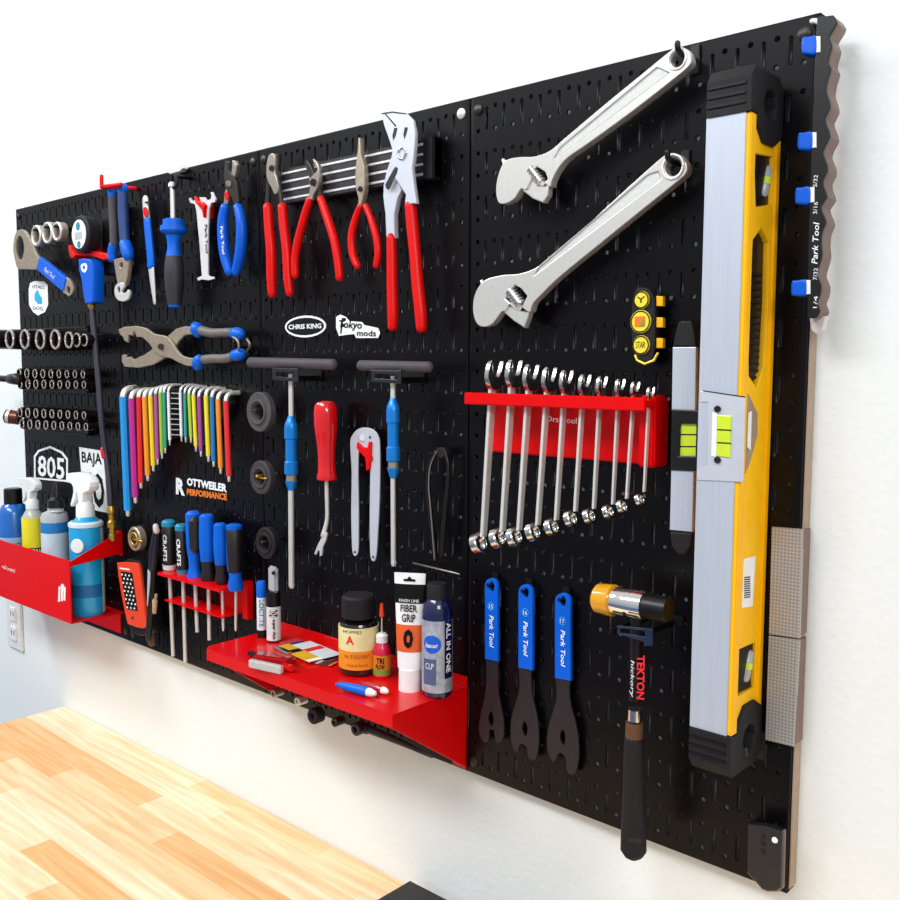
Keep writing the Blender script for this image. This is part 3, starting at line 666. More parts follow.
plier('needle nose pliers with short curved red handles, third of the red-handled pliers', 'pliers',
    [], [zm([(497, 522, D, 15), (474, 580, D, 16), (457, 660, D, 18), (463, 740, D, 18), (485, 795, D, 16)], *z28), zm([(520, 520, D, 14), (548, 590, D, 16), (570, 670, D, 17), (576, 740, D, 17), (568, 792, D, 16)], *z28)],
    [(zm([(487, 213), (492, 213), (497, 290), (512, 340), (515, 400), (514, 450), (506, 490), (497, 522), (485, 518), (487, 490), (474, 440), (472, 390), (476, 330), (482, 280)], *z28), D+.003, .008, tansteel)],
    redg, darksteel, zm([(495, 445)], *z28)[0]+(2.6, D+.003), loc=(365, 265, D), group=g4)
t = plier('large silver pliers wrench with red handles, rightmost on the magnetic bar', 'pliers', [],
    [zm([(636, 660, .03, 22), (638, 760, .03, 24), (640, 900, .03, 25), (643, 1010, .03, 25), (642, 1070, .03, 22)], *z28), zm([(722, 512, .03, 27), (732, 620, .03, 28), (745, 760, .03, 27), (755, 880, .03, 28), (768, 1000, .03, 28), (772, 1075, .03, 25)], *z28)],
    [(zm([(588, 104), (605, 98), (645, 97), (700, 106), (730, 135), (742, 190), (740, 250), (735, 310), (728, 350), (735, 420), (748, 510), (695, 515), (700, 470), (683, 445), (668, 420), (640, 380), (632, 320), (640, 270), (622, 215), (604, 165)], *z28), .036, .006, palesilver),
     (zm([(652, 330), (670, 345), (668, 400), (680, 450), (662, 490), (648, 560), (650, 665), (612, 665), (608, 560), (598, 480), (600, 430), (612, 370), (635, 300)], *z28), .031, .008, palesilver)],
    redg, palesilver, None, loc=(405, 325, .03), group=g4)
flat(t, 'adjusting_slot', [zm([(612, 442), (608, 425), (652, 345), (664, 350), (660, 372), (622, 450)], *z28)], .0366, .001, darksteel, .0002)
flat(t, 'jaw_gap', [zm([(605, 108), (612, 108), (658, 160), (654, 166)], *z28)], .0364, .0008, darksteel, .0001)
c = zm([(685, 285)], *z28)[0]; p = P(*c, .036); ring(t, 'adjusting_button', p, Y, 5.5*mpp(p), 1.6*mpp(p), chrome, 24, 8)
for a_ in ((640, 205, 655, 170), (690, 200, 702, 168)): flat(t, 'jaw_recess', [zm([(a_[0], a_[1]), (a_[2]-6, a_[3]), (a_[2]+8, a_[3]), (a_[2], a_[1]), (a_[0]+4, a_[1]+22)], *z28)], .0364, .0008, darksteel, .0001)
flat(t, 'jaw_top_edge', [zm([(588, 104), (640, 96), (702, 104), (700, 109), (640, 102), (596, 108)], *z28)], .0366, .0008, darksteel, .0001)

# ------------------------------------------------------------------ stickers
def sticker(label, lp, d=.0009, m=paper):
    t = thing('sticker', label, 'sticker', P(*lp[0], d)); flat(t, 'backing', [lp], d, .0007, m, .0001); return t
def ell(cu, cv, ru, rv, d, n=32):
    c = P(cu, cv, d); rx = (P(cu+ru, cv, d).x-P(cu-ru, cv, d).x)/2; rz = rv*mpp(c)
    return c, rx, rz
d = .0009
c, rx, rz = ell(305, 326.5, 20.5, 10.8, d)
t = thing('sticker', 'oval black and white sticker on the third panel, left of the white irregular sticker', 'sticker', c)
plate(t, 'backing', [circ((c.x, c.z), rx, 36, rz)], FB(d), .0007, paper, .0001)
plate(t, 'black_field', [circ((c.x, c.z), rx*.91, 36, rz*.80)], FB(d+.0003), .0003, print_b, 0)
text(t, 'CHRIS KING', (c.x-rx*.8, -d-.0005, c.z-rz*.22), (c.x+rx*.8, -d-.0005, c.z-rz*.22), (0, 0, rz*.45), paper, bold=.03)
t = sticker('white irregular lettered sticker right of the oval sticker on the third panel', [(336, 317), (340, 314.5), (346, 317), (349, 321), (362, 322), (364, 325), (378, 328), (380, 333), (378, 338), (356, 338), (354, 334), (345, 335), (339, 336), (336, 328)])
ptext(t, 'Tokyo', (339, 330), (362, 331.5), (339, 320), d+.0003, print_b, shear=.2, bold=.02); ptext(t, 'mods', (357, 336), (376, 336.5), (357, 330), d+.0003, print_b, bold=.02)
ptext(t, 'F', (340, 333.5), (346, 333.5), (340, 318), d+.0003, print_b, shear=.3, bold=.03)
t = thing('sticker', 'white and orange lettering sticker under the coloured hex keys', 'sticker', P(176, 494, d))
ptext(t, 'R', (176, 494), (185, 496), (176, 477.5), .0006, paper, bold=.05); ptext(t, 'OTTWEILER', (187, 485.5), (227, 492.5), (187, 477.5), .0006, paper, bold=.05)
ptext(t, 'PERFORMANCE', (187, 495), (227, 500.5), (187, 488.5), .0006, print_o, bold=.05)
t = sticker('small white sticker with a blue animal figure, under the large ring wrench', [(30, 283), (34, 281), (44, 281.5), (47.5, 285), (48, 305), (45, 312), (38, 315.5), (33, 312), (29, 305), (28.6, 290)])
flat(t, 'blue_figure', [[(36, 291), (38, 290), (39, 294), (42, 298), (42, 304), (38, 304), (34.5, 300), (34.5, 295)]], d+.0003, .0003, print_c, 0)
ptext(t, 'VITALS', (32, 288.5), (44, 289), (32, 285), d+.0003, print_b); ptext(t, 'DOG', (33, 309.5), (43, 310.5), (33, 306), d+.0003, greyr)
t = thing('sticker', 'black shield sticker with white outline reading 805, above the spray bottles', 'sticker', P(50, 478, d))
sh = [(34, 479), (33.8, 456), (38, 450), (50, 446), (62, 451.5), (67.8, 459), (67.6, 482)]; si = [(35.4, 479), (35.3, 457), (39, 452), (50, 448.2), (61, 453.4), (66.2, 460), (66.2, 482)]
flat(t, 'outline', [sh, [(35.5, 477.5)]+si[1:6]+[(66, 480)]], d, .0007, paper, 0)
ptext(t, '805', (38, 476), (64.5, 480), (38, 455), .0007, paper, bold=.02)
t = sticker('tall white sticker with black letters beside the shield sticker, behind the hose', [(79, 447), (103, 451), (108, 513), (84, 508)])
ptext(t, 'BAJA', (82, 465.5), (102, 468), (81.6, 451.5), d+.0003, print_b, bold=.02); ptext(t, 'HO', (84, 505), (105, 509), (82.5, 471), d+.0003, print_b, bold=.04)

# ------------------------------------------------------------------ T-handles
def thandle(label, u0, u1, v0, v1, bu0, bu1, bv, ru, segs, tip):
    d = .045; t = thing('t_handle_driver', label, 'hex driver', P(ru, tip, d), 'blue T-handle hex drivers')
    ptube(t, 'cross_handle', [(u0+5, v0, d, 5.4), (u1-5, v1, d, 5.6)], graygrip, sub=1, seg=18)
    for (m, nm, a, b, r) in segs:
        if nm == 'sleeve': plathe(t, nm, (ru, a, d), (ru+(b-a)*.006, b, d), [(0, r*.5), (.06, r*.75), (.10, r), (.16, r*1.1), (.3, r*1.1), (.31, r*.92), (.6, r*.92), (.62, r*1.12), (.78, r*1.12), (.8, r*.8), (.87, r*.8), (.88, r), (1, r*.55)], m)
        else: plathe(t, nm, (ru, a, d), (ru+(b-a)*.006, b, d), [(0, r), (1, r)], m, seg=12)
    r_ = [s for s in segs if s[1] == 'sleeve'][0]; vv = r_[2]+(r_[3]-r_[2])*.83
    plathe(t, 'brass_band', (ru+.4, vv-3, d), (ru+.4, vv+3, d), [(0, r_[4]*.84), (1, r_[4]*.84)], tansteel)
    plathe(t, 'tip', (ru+.8, tip-4, d), (ru+.8, tip+2, d), [(0, 2.4), (.5, 3.0), (1, 2.2)], satin, seg=8)
    k = thing('t_handle_bracket', label.replace('T-handle hex driver', 'driver bracket').replace('blue ', 'black '), 'bracket', P(ru, bv, 0), 'black brackets of the T-handles')
    pa = P(bu0, bv, .045); pb = P(bu1, bv+14, .045)
    box(k, 'bracket_plate', (pa.x, -.003, pb.z), (pb.x, -.0006, pa.z), black, .0008)
    cx_ = P(ru, bv, d).x
    for xx in (cx_-.014, cx_+.009): box(k, 'arm', (xx, -.052, pb.z+.001), (xx+.005, -.003, pb.z+.008), black, .001)
    flat(k, 'front_frame', [[(bu0, bv), (bu1, bv+.5), (bu1, bv+14), (bu0, bv+12)], [(bu0+4, bv+4), (bu1-4, bv+4.5), (bu1-4, bv+9.5), (bu0+4, bv+8.5)]], .056, .002, M('bracket_grey', '#26242b', .35, .3), .0006)
thandle('blue T-handle hex driver, left of the red-handled hooked screwdriver', 246, 338, 362.5, 364.5, 272, 298, 368, 291, [(satin, 'neck', 374, 422, 2.6), (cyanblue, 'sleeve', 416, 490, 6.2), (satin, 'shaft', 489, 586, 2.9)], 586)
thandle('blue T-handle hex driver, right of the silver U-shaped gauge', 356, 434, 365.5, 367, 371, 401, 370, 393, [(satin, 'neck', 376, 404, 2.8), (cyanblue, 'sleeve', 398, 478, 6.2), (satin, 'shaft', 477, 562, 2.6)], 564)

# ------------------------------------------------------------------ red-handled hooked tool
t = thing('forked_screwdriver', 'red clear-handled tool with bent forked tip between the two T-handles', 'screwdriver', P(320, 555, .03)); d = .03
plathe(t, 'handle', (325.5, 401, d), (327, 481, d), [(0, 6), (.02, 9.5), (.06, 11.3), (.15, 12.2), (.3, 12.0), (.42, 10.8), (.55, 9.4), (.72, 8.6), (.88, 9.0), (.94, 10.4), (.98, 10), (1, 7)], redp)
ptube(t, 'blade', [(326.5, 478, d, 2.2), (327, 500, d, 2.1), (327, 520, d, 2.1), (323, 536, d+.004, 2.6)], satin, sub=4)
flat(t, 'fork', [zm([(345, 540), (356, 545), (350, 575), (338, 600), (334, 636), (326, 640), (324, 615), (318, 615), (310, 634), (303, 628), (318, 590), (334, 560)], 240, 400, 4.09)], d+.006, .0025, satin, .0006)

# ------------------------------------------------------------------ U-shaped gauge
t = thing('chain_gauge', 'silver inverted U-shaped gauge hanging right of the red-handled forked tool', 'gauge', P(365, 560, .015)); d = .014
flat(t, 'frame', [zm(crv([(450, 180), (458, 145), (480, 120), (512, 113), (545, 122), (566, 150), (571, 190), (572, 300), (568, 450), (562, 560), (556, 640), (545, 660), (533, 640), (530, 560), (530, 450), (532, 300), (530, 220), (515, 195), (495, 195), (484, 220), (482, 300), (484, 450), (484, 560), (482, 620), (472, 638), (460, 625), (456, 560), (454, 450), (456, 300)], 3), 240, 400, 4.09)], d, .002, palesilver, .0005)
for (u_, v_) in ((470, 622), (545, 642), (532, 152)): 
    q = zm([(u_, v_)], 240, 400, 4.09)[0]; plathe(t, 'rivet', q+(d,), q+(d+.001,), [(0, 1.3), (1, 1)], darksteel, seg=12)
q = zm([(502, 155)], 240, 400, 4.09)[0]; plathe(t, 'pivot_screw', q+(d,), q+(d+.0015,), [(0, 3.6), (1, 3)], satin)
t = thing('peg_hook', 'red plastic hook carrying the silver U-shaped gauge', 'hook', P(364, 450, 0), 'red hooks')
flat(t, 'hook_body', [zm([(478, 172), (490, 182), (500, 195), (520, 195), (525, 170), (535, 172), (533, 225), (538, 240), (530, 255), (528, 285), (515, 288), (514, 262), (510, 235), (485, 210), (476, 195)], 240, 400, 4.09)], .017, .015, red, .001)

# ------------------------------------------------------------------ thin black pliers and rod
t = thing('slender_pliers', 'slender black pliers hanging dark against the third panel, right of the right T-handle', 'pliers', P(437, 560, .015)); d = .016
ptube(t, 'handle', zm([(800, 210, d, 8), (775, 270, d, 9), (770, 350, d, 10), (778, 450, d, 11), (790, 560, d, 11), (800, 650, d, 10)], 240, 400, 4.09), black)
ptube(t, 'handle', zm([(840, 215, d, 8), (852, 270, d, 9), (850, 350, d, 10), (840, 450, d, 11), (830, 560, d, 11), (825, 640, d, 10)], 240, 400, 4.09), black)
ptube(t, 'edge_wire', zm([(803, 212, d+.004, 3), (778, 270, d+.004, 3), (772, 350, d+.005, 3), (780, 450, d+.005, 3), (796, 655, d+.005, 3)], 240, 400, 4.09), steel, seg=8)
flat(t, 'jaw', [zm([(795, 215), (805, 195), (835, 195), (845, 220), (820, 240)], 240, 400, 4.09)], d+.002, .006, darksteel)
t = thing('thin_rod', 'thin steel rod sticking out above the white tube and the tall blue bottle', 'rod', P(415, 563, .02))
ptube(t, 'rod', [(413, 563, .006, 1.0), (459, 574, .03, 1.0)], steel, sub=1, seg=8)

# ------------------------------------------------------------------ rubber discs
for i, (u, v, ru, rv, lb, m) in enumerate(((259.8, 412, 11, 20, 'grey rubber disc with ring on a hook, topmost of the three beside the left T-handle', graygrip), (261.5, 477.5, 12.5, 17, 'dark wheel with a brass pin, middle of the three discs beside the left T-handle', greyr), (266.5, 543, 10.5, 16, 'black rubber disc, lowest of the three beside the left T-handle', blackm))):
    d = .03; c = P(u, v, d); r_ = rv*mpp(c); t = thing('rubber_disc', lb, 'disc', c, 'discs on hooks')
    hollow(t, 'disc', (c.x, -d+.008, c.z), (c.x, -d-.003, c.z), r_, r_*.42, m, 30)
    ring(t, 'raised_ring', (c.x, -d-.003, c.z), Y, r_*.58, r_*.09, m, 28, 8)
    tube(t, 'peg', [(c.x, -.001, c.z+r_*.1), (c.x, -d-.008, c.z+r_*.1)], .0026, brass if i == 1 else darksteel, sub=1, seg=10)
    if i == 1: tube(t, 'brass_pin', [(c.x+r_*.1, -d-.005, c.z), (c.x+r_*.75, -d-.005, c.z+.0005)], .0012, brass, sub=1, seg=8)

# ------------------------------------------------------------------ top left row
z44 = (100, 150, 5.625)
t = thing('cable_cutter', 'cable cutters with blue and grey grips hanging on a red hook at the top', 'pliers', P(121, 300, .03)); d = .032
for (c1, c2) in (([(70, 240, 24), (72, 330, 24), (78, 430, 24), (80, 535, 24)], [(78, 530, 26), (70, 575, 27), (70, 615, 24)]), ([(128, 215, 28), (130, 330, 29), (135, 430, 29), (142, 525, 28)], [(140, 520, 32), (152, 560, 36), (160, 600, 32)])):
    g = ptube(t, 'grip', [zm([(x_, y_)], *z44)[0]+(d, r_/5.625) for x_, y_, r_ in c1], graygrip if c1[0][0] == 70 else M('blue_grey_grip', '#1e3d78', .45), sub=4)
    x_, y_, r_ = c1[0]; ptube(g, 'grip_end', [zm([(x_, y_+25)], *z44)[0]+(d, r_/5.5), zm([(x_, y_-8)], *z44)[0]+(d, r_/5.3)], blue)
    ptube(g, 'finger_guard', [zm([(x_, y_)], *z44)[0]+(d, r_/5.625) for x_, y_, r_ in c2], blue, sub=3)
flat(t, 'jaw', [zm([(75, 615), (120, 605), (160, 615), (158, 660), (150, 720), (140, 760), (100, 765), (88, 700)], *z44), zm(crv([(110, 640), (122, 632), (128, 645), (120, 665), (110, 658)], 3), *z44)], d+.002, .008, tansteel, .0012)
flat(t, 'hook_blade', [zm(crv([(100, 750), (128, 745), (135, 765), (120, 790), (125, 805), (145, 800), (155, 785), (165, 800), (158, 835), (130, 852), (95, 840), (80, 800), (85, 765)], 3), *z44), zm(circ((104, 785), 9, 12, 18), *z44)], d+.003, .005, satin, .0008)
t = thing('peg_hook', 'red hook at the top edge holding the blue and grey cable cutters', 'hook', P(103, 186, 0), 'red hooks')
a = P(103, 187, .045); tube(t, 'hook_arm', [(a.x+.03, -.001, a.z), (a.x+.004, -.045, a.z), (a.x, -.047, a.z+.001), (a.x, -.047, a.z+.018)], .0035, red, sub=3, seg=10)
tube(t, 'hook_arm', [(a.x+.006, -.045, a.z), (a.x+.06, -.045, a.z-.003)], .0035, red, sub=1, seg=10)

t = thing('valve_tool', 'slim silver tool with blue middle section and red mark, right of the cable cutters', 'hand tool', P(155, 303, .02)); d = .02
ptube(t, 'top_section', [zm([p_], *z44)[0]+(d, r_/5.625) for p_, r_ in (((256, 275), 26), ((258, 320), 27), ((266, 390), 27))], satin, flatk=.5)
ptube(t, 'blue_section', [zm([p_], *z44)[0]+(d, r_/5.625) for p_, r_ in (((266, 392), 30), ((276, 500), 31), ((286, 600), 31), ((288, 655), 31))], blue, flatk=.55, sub=4)
ptube(t, 'blade', [zm([p_], *z44)[0]+(d, r_/5.625) for p_, r_ in (((288, 655), 28), ((298, 760), 22), ((308, 862), 12))], satin, flatk=.4)
flat(t, 'red_mark', [zm(crv([(243, 330), (255, 320), (268, 340), (265, 372), (252, 378), (244, 355)], 3), *z44)], d+.0052, .001, redg, .0002)
flat(t, 'hanging_slot', [zm([(252, 290), (284, 288), (284, 298), (252, 300)], *z44)], d+.0054, .001, print_b, .0002)

t = thing('nut_driver', 'nut driver hanging shaft up, with blue collar and dark bulbous handle', 'driver', P(175, 306, .03)); d = .03
q = lambda x_, y_: zm([(x_, y_)], *z44)[0]+(d,)
plathe(t, 'shaft', q(407, 190), q(411, 392), [(0, 2.4), (1, 2.5)], satin, seg=14)
plathe(t, 'socket_tip', q(405, 178), q(405, 216), [(0, 1.5), (.2, 3.2), (.7, 3.8), (1, 2.6)], satin, seg=12)
plathe(t, 'collar', q(412, 388), q(414, 478), [(0, 8), (.06, 10.2), (.42, 10.4), (.45, 12.8), (.75, 13.2), (.85, 12), (1, 8)], blue)
plathe(t, 'neck', q(414, 476), q(416, 602), [(0, 7.8), (.3, 6.4), (.6, 6.2), (1, 8)], blue)
plathe(t, 'handle', q(416, 598), q(421, 872), [(0, 8), (.15, 9.2), (.4, 9.8), (.7, 8.6), (1, 6.8)], M('handle_grey', '#2a2930', .5))
plathe(t, 'end_plug', q(421, 868), q(421, 888), [(0, 6.8), (.7, 6.2), (1, 4.5)], blue)

t = thing('spoke_wrench', 'white metal T-shaped tool with lettering hanging on a red hook', 'wrench', P(205, 280, .015)); d = .014
flat(t, 'body', [zm([(498, 275), (506, 268), (516, 284), (530, 284), (535, 266), (590, 266), (600, 284), (622, 276), (626, 255), (620, 238), (632, 236), (650, 275), (645, 292), (622, 300), (612, 330), (606, 450), (606, 700), (612, 710), (638, 712), (640, 725), (610, 733), (570, 728), (550, 736), (545, 720), (572, 706), (558, 520), (541, 340), (532, 305), (508, 298)], *z44)], d, .003, offw, .0006)
ptext(t, 'Park Tool', zm([(588, 420)], *z44)[0], zm([(594, 580)], *z44)[0], zm([(603, 420)], *z44)[0], d+.0003, print_b, bold=.02)
t = thing('peg_hook', 'small red hook through the white T-shaped tool', 'hook', P(200, 205, 0), 'red hooks')
flat(t, 'hook_body', [zm([(528, 262), (540, 262), (548, 288), (570, 292), (586, 310), (582, 335), (580, 380), (572, 340), (556, 318), (536, 298)], *z44)], .020, .019, red, .001)

t = thing('lineman_pliers', 'small pliers with long blue dipped handles, right end of the top left row', 'pliers', P(235, 276, .02)); d = .024
flat(t, 'jaw', [zm([(705, 58), (713, 70), (718, 110), (728, 128), (742, 140), (765, 180), (774, 240), (780, 292), (755, 305), (735, 260), (705, 215), (698, 160), (697, 100)], *z44)], d+.002, .007, darksteel)
flat(t, 'jaw', [zm([(742, 60), (752, 58), (764, 82), (765, 120), (752, 165), (745, 220), (728, 270), (715, 305), (695, 298), (700, 240), (720, 170), (738, 125), (742, 100)], *z44)], d, .007, steel)
plathe(t, 'pivot', zm([(725, 190)], *z44)[0]+(d+.002,), zm([(725, 190)], *z44)[0]+(d+.0045,), [(0, 3.2), (1, 2.6)], steel)
flat(t, 'red_latch', [zm([(698, 240), (712, 232), (722, 262), (718, 285), (702, 278)], *z44)], d+.0045, .003, redg)
q = lambda l: [zm([(a_[0], a_[1])], *z44)[0]+(d, a_[2]/5.625) for a_ in l]
ptube(t, 'grip', q([(704, 318, 26), (692, 400, 31), (694, 500, 33), (706, 600, 32), (730, 690, 26)]), blue2, sub=5)
ptube(t, 'grip', q([(775, 318, 26), (794, 400, 30), (796, 500, 32), (786, 600, 31), (764, 690, 26)]), blue2, sub=5)
ptext(t, 'Park Tool', zm([(676, 430)], *z44)[0], zm([(688, 585)], *z44)[0], zm([(690, 430)], *z44)[0], d+.0098, white, bold=.02)
for (u, v, lb) in ((174, 171, 'pale clip at the top edge above the nut driver'), (462, 109, None)):
    if lb:
        t = thing('top_clip', lb, 'clip', P(u, v, .005)); flat(t, 'clip_body', [[(165, 171), (168, 167), (180, 164), (183, 168), (180, 171), (170, 174)]], .012, .010, offw, .001)
t = thing('peg_hook', 'dark hook holding the shaft of the nut driver', 'hook', P(174, 182, 0), 'peg hooks holding the tools')
a = P(174, 182, .03); ring(t, 'hook_ring', a, Y, .009, .0028, blackm, 20, 8); tube(t, 'stem', [(a.x, -.001, a.z+.010), (a.x, -.034, a.z+.010)], .003, black, sub=1)

# ------------------------------------------------------------------ ring wrench and small rings
z1 = (0, 160, 6)
t = thing('ring_wrench', 'large nickel ring wrench with blue grip hanging slanted at the left edge of the boards', 'wrench', P(20, 250, .03)); d = .035
c_ = zm([(120, 525)], *z1)[0]
flat(t, 'ring_head', [zm(crv([(80, 490), (95, 432), (125, 416), (155, 435), (185, 490), (215, 560), (236, 592), (226, 625), (215, 655), (150, 655), (105, 650), (88, 600), (78, 545)], 3), *z1), zm(circ((118, 528), 25, 24, 72), *z1)], d, .006, tansteel, .0012)
flat(t, 'grip', [zm([(234, 580), (385, 700), (392, 715), (378, 787), (362, 780), (216, 655)], *z1)], d+.002, .010, blue2, .002)
flat(t, 'end_eye', [zm(crv([(385, 706), (412, 716), (434, 752), (436, 790), (415, 818), (395, 806), (374, 785)], 3), *z1), zm(circ((409, 780), 11, 14, 22), *z1)], d, .006, tansteel, .001)
ptext(t, 'Park Tool', zm([(262, 665)], *z1)[0], zm([(322, 718)], *z1)[0], zm([(272, 640)], *z1)[0], d+.0022, paper, shear=.2)
for i, (x_, y_, ry, lb) in enumerate(((226, 455, 64, 'leftmost of the small ring tools above the blue ring wrench'), (292, 438, 66, 'middle of the small ring tools above the blue ring wrench'), (350, 430, 58, 'rightmost of the small ring tools above the blue ring wrench'))):
    u, v = zm([(x_, y_)], *z1)[0]; c = P(u, v, .045); r_ = ry/6*mpp(c); t = thing('ring_tool', 'nickel splined ring, '+lb, 'ring tool', c, 'small nickel ring tools')
    hollow(t, 'body', (c.x, -.033, c.z), (c.x, -.047, c.z), r_, r_*.62, tansteel, 24)
    ring(t, 'front_rim', (c.x, -.047, c.z), Y, r_*.86, r_*.13, satin, 26, 8)
    tube(t, 'peg', [(c.x, -.001, c.z+r_*.45), (c.x, -.052, c.z+r_*.5)], .0026, black, sub=1)

# ------------------------------------------------------------------ inflator with gauge and hose
t = thing('inflator_gauge', 'blue tyre inflator with round dial gauge and long black hose on a red holder', 'tyre inflator', P(92, 300, .05)); d = .045
c = P(*zm([(476, 445)], *z1)[0], .05); r_ = 104/6*mpp(c)
lathe(t, 'gauge_body', (c.x, -.022, c.z), (c.x, -.050, c.z), [(0, r_*.8), (.2, r_*1.05), (.9, r_*1.08), (1, r_*.95)], blackm)
g = lathe(t, 'gauge_face', (c.x, -.0502, c.z), (c.x, -.0512, c.z), [(0, r_*.82), (1, r_*.82)], paper)
lathe(g, 'blue_dial_mark', (c.x-r_*.05, -.0511, c.z+r_*.45), (c.x-r_*.05, -.0516, c.z+r_*.45), [(0, r_*.24), (1, r_*.24)], teal)
box(g, 'display', (c.x-r_*.45, -.0516, c.z-r_*.3), (c.x+r_*.4, -.0511, c.z+r_*.12), M('lcd_grey', '#b6b9ba', .3), .0001)
lathe(g, 'button', (c.x, -.0511, c.z-r_*.6), (c.x, -.0516, c.z-r_*.6), [(0, r_*.2), (1, r_*.2)], teal)
box(t, 'holder_back', (c.x+.018, -.018, c.z-.07), (c.x+.085, -.001, c.z+.045), black, .002)
b0 = zm([(500, 592)], *z1)[0]
flat(t, 'blue_body', [zm([(468, 595), (500, 588), (546, 598), (556, 640), (556, 850), (540, 862), (508, 862), (496, 800), (486, 720), (470, 660)], *z1)], d, .022, blue2, .003)
flat(t, 'white_emblem', [zm(crv([(488, 625), (515, 620), (522, 650), (510, 675), (492, 668), (484, 645)], 3), *z1), zm(circ((503, 645), 8, 10, 12), *z1)], d+.0006, .0006, white, .0001)
plathe(t, 'brass_joint', zm([(550, 862)], *z1)[0]+(.034,), zm([(552, 895)], *z1)[0]+(.034,), [(0, 3.5), (.4, 4), (1, 2.6)], brass, seg=12)
ptube(t, 'hose', [(92, 308, .034, 2.6), (93.5, 325, .034, 3), (96, 350, .034, 3), (99, 385, .034, 3), (102, 425, .034, 2.8), (106, 455, .03, 2.8), (109, 480, .03, 2.8), (111, 506, .03, 2.6)], M('hose_grey', '#35323f', .45), sub=4)
for v0 in (332, 340, 352): 
    pass
ptube(t, 'red_collar', [(104, 449, .030, 4), (105.5, 457, .030, 4)], redp)
br_ = plathe(t, 'brass_chuck', (111, 506, .03), (113, 541, .03), [(0, 3), (.12, 4.2), (.2, 4.2), (.24, 2.8), (.4, 2.8), (.45, 4.4), (.6, 4.4), (.65, 3), (.8, 3), (.82, 3.8), (.93, 3.8), (1, 2)], brass, seg=14)
t = thing('inflator_hook', 'red two-pronged holder carrying the tyre inflator', 'hook', P(90, 255, 0), 'red hooks')
flat(t, 'right_prong', [zm([(490, 500), (508, 496), (516, 535), (560, 545), (640, 562), (650, 590), (620, 600), (540, 572), (500, 560)], *z1)], .036, .030, red, .0015)
flat(t, 'left_prong', [zm([(405, 512), (420, 508), (432, 545), (450, 570), (440, 590), (418, 582)], *z1)], .040, .030, red, .0015)

# ------------------------------------------------------------------ socket rails
def socket_proto(r, L, label, cat='socket'):
    t = thing('socket', label, cat, (0, 0, 0))
    hollow(t, 'socket_body', (0, 0, 0), (0, -L, 0), r, r*.66, M('socket_black', '#191416', .25, .4), 20)
    ring(t, 'mouth_rim', (0, -L, 0), Y, r*.86, r*.13, M('rim_bright', '#d9cfcb', .25, .8), 22, 6)
    lathe(t, 'inner_floor', (0, -L*.3, 0), (0, -L*.35, 0), [(0, r*.66), (1, r*.66)], print_b, 20)
    return t
ORD = ['first', 'second', 'third', 'fourth', 'fifth', 'sixth', 'seventh', 'eighth', 'ninth', 'tenth']
def socket_row(row, items, r, L, group, vtop, first=[True]):
    proto = None
    for k, (u, v, dd, sc_) in enumerate(items):
        p = P(u, v, dd)
        n = ORD[k]+' socket from the left in the '+row
        if proto is None: o = proto = socket_proto(r, L, n)
        else: o = copy_tree(proto)
        o.location = (p.x, -dd+L*sc_, p.z); o.scale = (sc_,)*3; OFF[o.name] = Vector(o.location)
        o['label'] = ('bright-rimmed ' if r > .012 else 'small dark ')+n; o['group'] = group
def rail(label, u0, u1, v, h):
    p0 = P(u0, v, .012); p1 = P(u1, v, .012)
    t = thing('socket_rail', label, 'rail', (p0.x, 0, p0.z), 'socket rails')
    box(t, 'rail_bar', (p0.x, -.012, p0.z-h), (p1.x, -.0006, p0.z+h), black, .001)
    for s in (-1, 1): box(t, 'rail_lip', (p0.x, -.016, p0.z+s*h*.96-.0015), (p1.x, -.011, p0.z+s*h*.96+.0015), darksteel, .0004)
rail('black rail under the top row of large sockets', 24, 88, 340, .021)
rail('black rail under the middle double row of small sockets', 24, 88, 379, .022)
rail('black rail under the bottom double row of small sockets', 24, 88, 418, .022)
big = [(-5, 339.2, .066, 1), (10, 339.3, .066, 1), (25, 339.3, .066, 1), (40.5, 339.5, .066, 1), (55.5, 339.5, .066, .97), (69, 340, .060, .8), (77, 340, .055, .68), (84.5, 340, .05, .6)]
socket_row('top row of large sockets', big, .0195, .052, 'large sockets on the top rail', 0)
for rw, v0, nm in ((0, 373.5, 'upper line of the middle double row'), (1, 384, 'lower line of the middle double row')):
    socket_row(nm, [(19+rw+8.0*k, v0+.1*k, .045-.0015*k, 1-.035*k) for k in range(9)], .0102, .034, 'small sockets on the middle rail', 0)
for rw, v0, nm in ((0, 412.5, 'upper line of the bottom double row'), (1, 424, 'lower line of the bottom double row')):
    socket_row(nm, [(20+rw*2+8.0*k, v0+.35*k, .045-.0015*k, 1-.035*k) for k in range(9)], .0104, .034, 'small sockets on the bottom rail', 0)
t = thing('socket_extension', 'black extension rod sticking out left of the middle sockets', 'extension', P(5, 379, .05))
ptube(t, 'rod', [(-12, 378, .05, 3.2), (12, 379, .05, 3.4)], black, sub=1); ptube(t, 'collar', [(10, 379, .05, 5), (18, 379, .05, 6)], darksteel, sub=1)
t = thing('spark_plug_socket', 'long brown and silver socket at the left end of the bottom row', 'socket', P(10, 417, .05))
plathe(t, 'socket_body', (5, 416, .06), (20, 418, .04), [(0, 5), (.1, 7), (.9, 7), (1, 5.5)], M('bronze_socket', '#6a4130', .3, .6)); plathe(t, 'silver_band', (8, 416.3, .0565), (11, 416.8, .0525), [(0, 7.4), (1, 7.4)], satin)

